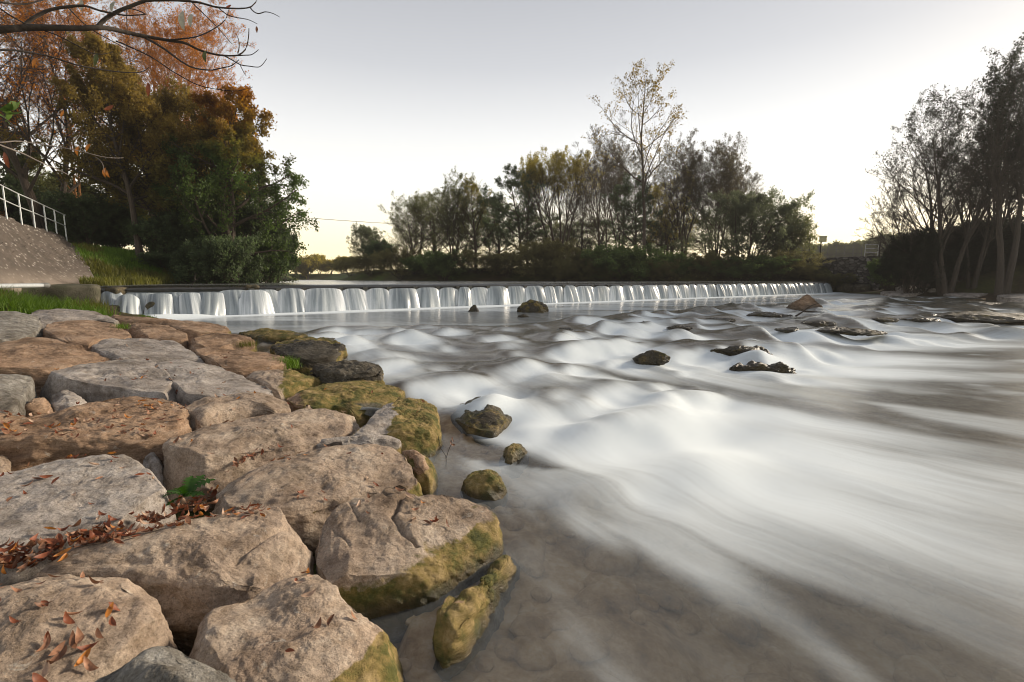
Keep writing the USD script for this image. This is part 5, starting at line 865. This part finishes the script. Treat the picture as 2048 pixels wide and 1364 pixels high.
pr = project(np.column_stack([xy, zz])); k = (pr[:, 0] > 158 + (560 - pr[:, 1]) * -0.2) & (pr[:, 0] < 470) & (shapely.distance(UPPER, shapely.points(xy)) < 4.5) & (shapely.distance(UPPER, shapely.points(xy)) > 0.02)
xy, zz = xy[k], zz[k]; dry = fbm(np.column_stack([xy * 0.8, 0 * zz]), 3, 12) + 0.25 * smooth01(-15, -12.5, xy[:, 0] + 0.25 * (xy[:, 1] - 14)) > 0.60
obj('slope_grass', blades(rng, xy[~dry], zz[~dry], 0.10, 0.30, 0.026), 'grass_blades', label='green grass on the slope between the concrete wall and the upper river', category='grass', kind='stuff')
obj('slope_dry_grass', blades(rng, xy[dry], zz[dry], 0.12, 0.36, 0.026), 'dry_grass_blades', label='dry yellowed grass at the lower end of the grass slope', category='grass', kind='stuff')
n = 7000; uvp = np.column_stack([rng.uniform(-60, 208, n), rng.uniform(594, 624, n)]); d = ray(uvp[:, 0], uvp[:, 1]); P = CAM + d * ((CAM[2] - 0.15) / (-0.13 * d[:, 0] - 0.03 * d[:, 1] - d[:, 2]))[:, None]
xy = P[:, :2] + rng.normal(0, .08, (n, 2)); zz = np.minimum(ground_z(xy[:, 0], xy[:, 1]), bankplane(xy[:, 0], xy[:, 1]) + .05) - 0.03
k = noise(np.column_stack([xy * 1.6, 0 * zz]), 8) > 0.25 + 0.2 * (uvp[:, 1] > 617); xy, zz = xy[k], zz[k]; dry = noise(np.column_stack([xy * 1.1, 0 * zz]), 5) > 0.55 + 0.15 * (xy[:, 0] > -9.5)
obj('bank_grass', blades(rng, xy[~dry], zz[~dry], 0.18, 0.46, 0.017, 0.8), 'grass_blades', label='long green grass on the shelf below the concrete wall', category='grass', kind='stuff')
obj('bank_dry_grass', blades(rng, xy[dry], zz[dry], 0.18, 0.42, 0.017, 0.8), 'dry_grass_blades', label='straw-coloured grass among the long green grass on the shelf', category='grass', kind='stuff')
def tuft(name, label, u, v, z, n, rad, h0, h1, seed, w=0.006, matl='grass_blades'):
    r = np.random.default_rng(seed); c = PZ(u, v, z); xy = c[:2] + r.normal(0, rad / 2, (n, 2)); V, F_ = blades(r, xy, np.full(n, c[2] - 0.02), h0, h1, w, 1.1)
    t = thing(name, label, 'grass tuft', c); obj('blades', (V - c, F_), matl, t)
tuft('grass_tuft', 'bright green grass tuft between the reddish boulder and the stream', 574, 733, 0.34, 420, 0.16, 0.08, 0.19, 1)
tuft('grass_tuft', 'thin grass tuft at the tip of the pointed grey slab', 548, 772, 0.28, 160, 0.12, 0.04, 0.10, 2)
tuft('grass_tuft', 'small yellowish tuft on the reddish domed boulder\'s right side', 492, 690, 0.50, 150, 0.16, 0.05, 0.12, 3, matl='dry_grass_blades')
tuft('grass_tuft', 'little green tuft in the joint left of the tan slab', 243, 655, 0.78, 90, 0.10, 0.05, 0.12, 4)
tuft('grass_tuft', 'little green tuft on the long tapering slab by the waterfall', 290, 636, 0.68, 120, 0.16, 0.06, 0.15, 5)
# dandelion rosette
dl = thing('dandelion', 'green dandelion rosette growing in the gap between three boulders', 'plant', PZ(372, 992, 0.33))
r = np.random.default_rng(3)
for i in range(17):
    az = r.uniform(0, 2 * np.pi) if i > 8 else i * 0.7; L = r.uniform(0.09, 0.20); el = r.uniform(0.35, 1.25); k = 15
    t = np.linspace(0, 1, k); w = 0.020 * L / 0.15 * (0.25 + 1.3 * t ** 0.8) * (1 - t ** 5) * (1 + 0.55 * np.where(np.arange(k) % 2, 1, -1) * (t < .9))
    x_ = L * (t * math.cos(el) + 0.15 * t * t); z_ = L * (t * math.sin(el) - 0.45 * t * t); ln = np.column_stack([x_ * math.cos(az), x_ * math.sin(az), z_]); sd = np.array([-math.sin(az), math.cos(az), 0.25])
    V = np.concatenate([ln - sd * w[:, None], ln + [0, 0, -0.004], ln + (sd * [1, 1, -1] + [0, 0, .5]) * w[:, None] * [1, 1, .5]]).reshape(3, k, 3).transpose(1, 0, 2)
    obj('leaf', (V.reshape(-1, 3), gridfaces(k, 3)), 'fresh_green_leaf', dl, smooth=True)
# dry stem in the shallows
st = thing('dry_stem', 'thin dry plant stem with shrivelled leaves standing in the shallows', 'plant stem', PZ(890, 925, 0.0))
S0 = spline([(0, 0, -0.08), (0.01, 0.0, 0.04), (-0.035, 0.0, 0.13), (-0.05, 0.01, 0.22)], 10); S1 = spline([(0.008, 0, 0.03), (0.03, 0, 0.10), (0.055, 0.01, 0.17), (0.06, 0.01, 0.215)], 8)
obj('stalk', tubes(S0[None], np.full((1, 10), 0.0028), 5), 'dark_wood', st, smooth=True); obj('stalk', tubes(S1[None], np.full((1, 8), 0.0026), 5), 'dark_wood', st, smooth=True)
def leafmesh(L, wid, curl, fold, twist=0.0, seed=0):
    k = 7; t = np.linspace(0, 1, k); w = wid * np.sin(np.pi * t ** 0.85) ** 0.9 + 0.0008; z = curl * L * (t - 0.5) ** 2 * 4 * np.sign(curl if curl else 1)
    x = (t - 0.5) * L; tw = twist * (t - 0.5); s = np.array([-1, 0, 1.0])
    y = s[None] * w[:, None] * np.cos(tw)[:, None]; zz = z[:, None] + np.abs(s)[None] * fold * w[:, None] + s[None] * w[:, None] * np.sin(tw)[:, None]
    y = y + (0.12 * L * np.sin(seed) * (t - .5) ** 2 * 4)[:, None]
    return np.stack([np.broadcast_to(x[:, None], y.shape), y, zz], -1).reshape(-1, 3), gridfaces(k, 3)
def orient(V, pos, nrm, yaw):
    n_ = unit(np.asarray(nrm, float)); a = unit(np.cross([math.sin(yaw), math.cos(yaw), 0.02], n_)); b = np.cross(n_, a)
    return V @ np.stack([a, b, n_]) + pos
for i, q in enumerate([(0.058, 0.0, 0.20), (0.045, 0, 0.17), (0.062, 0, 0.15)]):
    V, F_ = leafmesh(0.05, 0.009, 0.25, 0.6, 1.0); obj('leaf', (orient(V, np.array(q), (1, -.4, .2), i), F_), 'fallen_brown', st, smooth=True)
# -- fallen leaves on the boulders
rng = np.random.default_rng(99)
names = dict(F='the leaf-covered long ledge', D='the wedge-shaped boulder\'s ledge', BB='the boulder in the bottom left corner', E='the flat grey slab at the left edge', B='the broad boulder at the bottom edge', A='the large cracked boulder', H='the whale-backed boulder', G='the large tan boulder behind the dandelion',
             N='the pointed pale grey slab', P='the brownish slab above the leafy ledge', AB='the low tan slab', L='the low mossy slab', J='the half mossed boulder', Z='the reddish boulder', O='the straight-edged grey slab')
cols = dict(red='reddish-brown', brown='brown', pale='pale pinkish', orange='orange', tan='tan')
extra = []
def scatter(key, n, clump, test=None, single=True):
    V, N = TOPS[key]; pr = project(V)
    wgt = np.clip(fbm(V * 5 + 3, 3, 17) - (0.5 - 0.5 * (1 - clump)), 0.002, 1) ** (1 + 3 * clump)
    # even out the vertex density of the rings
    C = V[:, :2].mean(0); wgt = wgt * np.maximum(np.linalg.norm(V[:, :2] - C, axis=1), 0.02)
    if test is not None: wgt = wgt * test(pr)
    wgt = wgt / wgt.sum()
    for i in rng.choice(len(V), n, p=wgt, replace=False):
        c = rng.choice(list(cols), p=[.36, .22, .18, .09, .15]); L = rng.uniform(0.030, 0.062)
        cu = rng.uniform(.05, .42); m, f_ = leafmesh(L, L * rng.uniform(.13, .21), cu, rng.uniform(.1, .9), rng.uniform(-1.2, 1.2), i)
        nn = unit(N[i] + rng.normal(0, .22, 3)); m = orient(m, V[i] + N[i] * (0.005 + 0.10 * L), nn, rng.uniform(0, 6.28))
        if single: obj('fallen_leaf', (m, f_), 'fallen_' + c, smooth=True, label=f"{'long' if L > .052 else 'small' if L < .038 else 'dry'} {'curled' if cu > .24 else 'flat'} {cols[c]} leaf on {names[key]}", category='leaf', group=f'fallen leaves on {names[key]}')
        else: extra.append((c, m, f_))
scatter('F', 74, .55); scatter('F', 60, .6, single=False)
scatter('D', 40, .55, lambda p: ((p[:, 1] < 1118 - 0.19 * (p[:, 0] - 100)) * 1.0 + 0.015)); scatter('D', 70, .6, lambda p: ((p[:, 1] < 1112 - 0.2 * (p[:, 0] - 80)) & (p[:, 0] < 380)) * 1.0 + 1e-4, single=False)
scatter('BB', 36, .45); scatter('E', 32, .35); scatter('B', 14, .3); scatter('A', 14, .3); scatter('H', 20, .4); scatter('G', 14, .4); scatter('N', 12, .3); scatter('P', 16, .4); scatter('AB', 7, .3); scatter('L', 6, .3); scatter('J', 4, .3); scatter('Z', 3, .2); scatter('O', 4, .2)
def crevice(px, n, dz, spread):
    L = spline(np.array(px, float), 200)
    for i in range(n):
        u, v = L[rng.integers(0, 200)]; d = ray(u, v); s_ = (CAM[2] - 0.17 - dz) / (-0.13 * d[0] - 0.03 * d[1] - d[2]); p = CAM + d * s_ + rng.normal(0, 1, 3) * [spread, spread, 0.012]
        c = rng.choice(list(cols), p=[.42, .26, .10, .06, .16]); Lf = rng.uniform(.035, .065); m, f_ = leafmesh(Lf, Lf * rng.uniform(.14, .22), rng.uniform(.1, .5), rng.uniform(.2, .9), rng.uniform(-1.5, 1.5), i)
        extra.append((c, orient(m, p, unit(np.array([0, 0, 1.0]) + rng.normal(0, .5, 3)), rng.uniform(0, 6.28)), f_))
crevice([(-40, 1116), (80, 1094), (200, 1064), (300, 1036), (420, 1016)], 170, 0.055, .038); crevice([(450, 940), (520, 905), (570, 890), (640, 876)], 60, 0.0, .02); crevice([(330, 1000), (370, 1010), (430, 985)], 40, -0.10, .04); crevice([(-20, 1128), (90, 1116), (190, 1112)], 90, 0.02, .03); crevice([(330, 745), (350, 775), (356, 790)], 25, -.03, .02)
for c in cols:
    L_ = [(m, f_) for cc, m, f_ in extra if cc == c]
    if L_: obj('leaf_litter', merge(L_), 'fallen_' + c, smooth=True, label=f'drift of small {cols[c]} leaves caught in the joints between the boulders', category='leaf litter', kind='stuff')

# ------------------------------------------------------------------ right bank: stone wall, fence, sign
A0, A1 = np.array([25.4, 47.0]), np.array([29.3, 38.2]); al = unit(A1 - A0); inw = np.array([al[1], -al[0]]); inw *= np.sign(inw @ np.array([1.0, 0.3]))
ss, zz = np.linspace(-2.5, np.linalg.norm(A1 - A0), 110), np.linspace(-0.1, 3.36, 44)
S_, Z_ = np.meshgrid(ss, zz, indexing='ij'); off = 0.55 * Z_ / 3.3
ptsw = np.stack([A0[0] + al[0] * S_ + inw[0] * off, A0[1] + al[1] * S_ + inw[1] * off, Z_], -1)
bmp = np.abs(fbm(ptsw * 2.8, 3, 51) - 0.5) * 0.35 + 0.12 * (fbm(ptsw * 0.9, 3, 52) - .5); ptsw[..., :2] -= inw * bmp[..., None]
e1 = ptsw[-1:] + np.r_[inw * 2.6, 0]; top1 = np.concatenate([ptsw, np.concatenate([ptsw[:, -1:] + np.r_[inw * 2.2, 0.02]], 1)], 1)
e1 = np.concatenate([top1[-1:] + np.r_[inw * (1.2 * q), 0] for q in (1.0, 2.0)]); e1[..., 2] = top1[-1:, :, 2]
full = np.concatenate([top1, e1])
wall = thing('stone_wall', 'dark rubble stone wall holding the meadow at the weir\'s far end', 'wall')
obj('masonry', (full.reshape(-1, 3), gridfaces(*full.shape[:2])), 'rubble_wall', wall, smooth=50)
def post(name, label, cat, u, y, v0, v1, r, matl, group=None):
    b, t = PY(u, v0, y), PY(u, v1, y); P = np.array([b, (b + t) / 2, [b[0], b[1], t[2]]]); c = P[0].copy(); tt = thing(name, label, cat, c, 0, group)
    obj('shaft', tubes((P - c)[None], np.full((1, 3), r), 8), matl, tt, smooth=True); return tt, c, P[2]
sg, c, tp = post('notice_sign', 'pale notice board on a dark post above the stone wall', 'sign', 1641, 43, 516, 473, 0.05, 'dark_wood')
obj('board', boxm(0.66, 0.03, 0.46, tuple(np.array([0.04, -0.065, tp[2] - c[2] - 0.22]))), 'sign_face', sg); obj('frame', join([boxm(0.70, 0.025, 0.03, (0.04, -0.062, tp[2] - c[2] + s0)) for s0 in (0.025, -0.465)]), 'weathered_steel', sg)
post('wooden_pole', 'thin pole against the bright sky left of the notice board', 'pole', 1619, 60, 508, 466, 0.07, 'dark_wood')
post('wooden_pole', 'dark post at the right end of the stone wall', 'pole', 1759, 38.3, 516, 478, 0.055, 'dark_wood')
fence = thing('wire_fence', 'thin post and wire fence along the top of the stone wall', 'fence')
fp = []
for i, u in enumerate(np.linspace(1570, 1722, 10)):
    y = 47.5 - (u - 1545) / 200 * 7.5; b = PY(u, 516, y); fp.append(b); obj('post', tubes(np.array([[b - [0, 0, .2], b + [0, 0, .5], b + [0, 0, 1.15]]]), np.full((1, 3), 0.022), 6), 'weathered_steel', fence)
fp = np.array(fp)
for hh in (0.35, 0.72, 1.08): obj('wire', tubes((fp + [0, 0, hh])[None], np.full((1, 10), 0.007), 4), 'weathered_steel', fence)
gate = thing('gate_rail', 'short bare metal railing at the end of the wire fence by the dark post', 'railing')
q = [PY(1729, 513, 40.0), PY(1755, 513, 39.2)]
for b in q: obj('post', tubes(np.array([[b, b + [0, 0, .5], b + [0, 0, 1.0]]]), np.full((1, 3), 0.022), 6), 'galvanised_steel', gate)
for hh in (0.98, 0.66, 0.36): obj('rail', tubes(np.array([[q[0] + [0, 0, hh], (q[0] + q[1]) / 2 + [0, 0, hh - .01], q[1] + [0, 0, hh - .04]]]), np.full((1, 3), 0.022), 6), 'galvanised_steel', gate)
for i, (u, v, y, s, lab) in enumerate([(1650, 575, 40.2, .9, 'mossy rock at the right end of the weir'), (1690, 577, 40, 1.1, 'dark rock at the foot of the stone wall'), (1725, 578, 38.8, .9, 'dark rock under the stone wall\'s right end'), (1790, 560, 37, .8, 'rock beside the path down from the meadow'), (1830, 553, 36, .9, 'rock higher up beside the path')]):
    p = PY(u, v, y); p[2] = ground_z(p[:1], p[1:2])[0] + .1 if i > 2 else p[2]; placed_rbox('bank_rock', lab, 'rock', (1.3 * s, 1.1 * s, .8 * s), .33 * s, p, i, 'dark_river_rock', .14, pv=lambda v_: {'moss': np.full(len(v_), .1), 'wet': np.zeros(len(v_))}, n=10)
for u, y, top, w, lab in [(1600, 42, 528, 80, 'low weedy bush covering the left part of the stone wall'), (1665, 40.2, 545, 70, 'low weedy bush at the foot of the stone wall'), (1635, 41, 552, 60, 'low weedy bush at the right end of the weir'), (1775, 37, 515, 60, 'bright green weeds beside the stone wall\'s end')]:
    again(bs if u != 1775 else bg, lab, u, y, top, w, u)
# -- cable, driftwood
cb = np.array([PY(440, 421, 33), PY(575, 432.5, 41), PY(700, 442, 49), PY(800, 448, 56)])
o = obj('overhead_cable', tubes(spline(cb, 24)[None], np.full((1, 24), 0.022), 5), 'cable_black', smooth=True, label='thin overhead cable between the left wood and the middle wood', category='cable')
dw = thing('driftwood_branch', 'bare dead branch caught on the weir crest', 'branch', PY(383, 578, 15.2))
for pth in ([(0, 0, 0), (0.05, -.02, .14), (0.14, 0, .26), (0.32, .02, .38), (0.46, .05, .42)], [(0.14, 0, .26), (.12, .03, .40), (.16, .05, .5)]):
    P = spline(pth, 9); obj('limb' if len(pth) == 5 else 'twig', tubes(P[None], np.linspace(.016, .006, 9)[None], 5), 'dark_wood', dw, smooth=True)
dw = thing('driftwood_branch', 'dead twigs snagged on the black ledge in the far rapids', 'branch', PZ(1592, 632, 0.42))
for pth in ([(0, 0, 0), (.25, .1, .12), (.45, .1, .28), (.7, .1, .36)], [(.3, .1, .14), (.5, .2, .12), (.95, .2, .10)]):
    P = spline(pth, 9); obj('twig', tubes(P[None], np.linspace(.03, .01, 9)[None], 5), 'dark_wood', dw, smooth=True)

# ------------------------------------------------------------------ the branch hanging into the picture at upper left
OB = thing('overhanging_branch', 'nearly bare branch with a few last leaves reaching in from the upper left corner', 'branch')
K = 0.27344
def limb(pts, y0, y1, r0, r1, nm, sc=K, n=26):
    q = np.array(pts, float) * sc; P = np.array([PY(a, b, y) for (a, b), y in zip(q, np.linspace(y0, y1, len(q)))]); P = spline(P, n)
    P = P + np.stack([fbm(np.column_stack([P[:, 0] * 9, P[:, 2] * 9, 0 * P[:, 0] + s_]), 2, 5) - .5 for s_ in (1, 2, 3)], -1) * 0.012
    obj(nm, tubes(P[None], np.linspace(r0, r1, n)[None], 7 if r0 > .006 else 5), 'dark_wood' if nm != 'pale_twig' else 'pale_bark', OB, smooth=True); return P
limb([(-2200, 500), (-900, 330), (0, 222), (200, 205), (420, 205), (700, 200), (800, 205), (920, 235), (1080, 268)], 2.0, 2.4, .026, .0085, 'limb', n=40)
TW = [([(1060, 262), (1200, 290), (1320, 310), (1480, 375), (1600, 405), (1730, 405), (1800, 350), (1820, 210)], 2.4, 2.55, .0075, .002), ([(1740, 390), (1750, 330), (1730, 250)], 2.5, 2.5, .003, .0015), ([(1730, 405), (1830, 400), (1895, 360)], 2.5, 2.5, .003, .0015),
      ([(1040, 262), (1180, 350), (1300, 430), (1420, 500), (1560, 515), (1680, 490), (1750, 440)], 2.4, 2.3, .006, .0018), ([(1630, 405), (1700, 440), (1780, 480), (1880, 485), (1955, 425)], 2.5, 2.55, .0035, .0015), ([(1755, 470), (1775, 510), (1805, 560)], 2.5, 2.5, .0022, .0012),
      ([(700, 202), (760, 140), (870, 75), (1000, 30), (1100, 5), (1300, 10), (1450, 20), (1600, 60), (1700, 70), (1830, 60), (1880, 0), (1900, -60)], 2.3, 2.5, .009, .0018), ([(1830, 60), (1900, 105), (1950, 90), (2048, 120)], 2.5, 2.5, .003, .0014), ([(1600, 60), (1680, 120), (1820, 150), (1885, 180)], 2.45, 2.5, .003, .0014), ([(1400, 15), (1560, 170), (1700, 320)], 2.45, 2.4, .003, .0012),
      ([(170, 207), (250, 130), (350, 75), (500, 45), (620, 40), (750, 80), (900, 105), (1070, 100)], 2.15, 2.3, .008, .002), ([(-600, 330), (0, 370), (180, 380), (350, 410), (560, 470), (700, 495), (850, 520), (1000, 530), (1090, 490)], 1.9, 2.3, .006, .0016),
      ([(-500, 60), (0, 20), (150, 30), (300, 0), (420, -60)], 2.0, 2.2, .006, .002), ([(480, 40), (640, 190), (800, 290), (950, 370)], 2.25, 2.3, .003, .0014), ([(1190, 290), (1400, 280), (1560, 220), (1660, 130), (1680, 60)], 2.42, 2.5, .004, .0015), ([(0, 60), (200, 180), (420, 260), (700, 390), (830, 380)], 2.1, 2.3, .0035, .0013), ([(-300, 700), (0, 480), (120, 500), (330, 510)], 2.0, 2.2, .003, .0015), ([(1060, 100), (930, 60), (925, 170), (930, 260)], 2.3, 2.3, .0025, .0012),
      ([(-300, 820), (0, 855), (100, 930), (60, 1030), (0, 1050)], 1.9, 2.0, .003, .0015), ([(850, 300), (1100, 420), (1300, 540), (1500, 640), (1700, 670), (1850, 640)], 2.35, 2.5, .0035, .0012)]
for pth, y0, y1, r0, r1 in TW: limb(pth, y0, y1, r0, r1, 'twig')
for pth, y0, y1, r0, r1 in [([(-500, 900), (0, 1065), (150, 1120), (300, 1190), (420, 1240), (500, 1280)], 1.7, 2.1, .0045, .0014), ([(-400, 1040), (0, 1045), (150, 1035), (330, 1060), (560, 1100), (760, 1150), (910, 1155)], 1.8, 2.2, .0032, .0012), ([(700, 1150), (760, 1210), (770, 1260)], 2.1, 2.1, .0015, .001)]: limb(pth, y0, y1, r0, r1, 'pale_twig')
for px, py, L, c, yaw, tl in [(1320, 140, .085, 'grey', 0, 1), (1385, 140, .06, 'grey', .2, 1), (590, 30, .05, 'grey', .1, 1), (812, 40, .05, 'grey', .4, 1), (695, 430, .06, 'olive', .3, 1), (1490, 405, .05, 'olive', .1, 1), (1876, 212, .028, 'brown', 0, 1), (1080, 650, .06, 'red', .1, 1), (755, 1258, .045, 'orange', .1, 1), (780, 1272, .035, 'orange', -.3, 1), (245, 450, .05, 'orange', .6, 1), (635, 1075, .04, 'orange', .6, 1), (35, 1165, .075, 'red', -.2, 1), (555, 1100, .045, 'orange', .2, 1), (450, 830, .035, 'orange', .6, 1), (790, 790, .05, 'red', 1.2, 1), (1670, 45, .025, 'red', 1.2, 1)]:
    V, F_ = leafmesh(L, L * .17, .15, .35, .4, px); V = V[:, [1, 2, 0]] * [1, 1, -1]; a = yaw; Rm = np.array([[math.cos(a), 0, math.sin(a)], [0, 1, 0], [-math.sin(a), 0, math.cos(a)]])
    obj('leaf', (V @ Rm.T + PY(px * K, py * K, 2.3), F_), 'fallen_' + c, OB, smooth=True)
for k_ in range(6):
    r = np.random.default_rng(k_ + 5); V, F_ = leafmesh(.06, .016, .2, .3, .5, k_); obj('leaf', (orient(V, PY(*(np.array([60 + r.uniform(-70, 70), 815 + r.uniform(-55, 40)]) * K), 2.0), r.normal(0, 1, 3) + [0, -.8, .6], r.uniform(0, 6)), F_), 'leaf_green', OB, smooth=True)

# ------------------------------------------------------------------ thin evening haze
M['haze'] = usdkit.material(stage, '/World/Looks/haze', {'v': ('principled_volume', {'color': (0.98, 0.97, 0.95), 'density': 0.00045, 'anisotropy': 0.25})}, [], volume='v.volume')
hz = trimesh.creation.box([1500, 1500, 60]); hz.apply_translation([0, 300, 24.0])
obj('haze', hz, 'haze', label='thin pale haze in the evening air over the river', category='haze', kind='stuff')
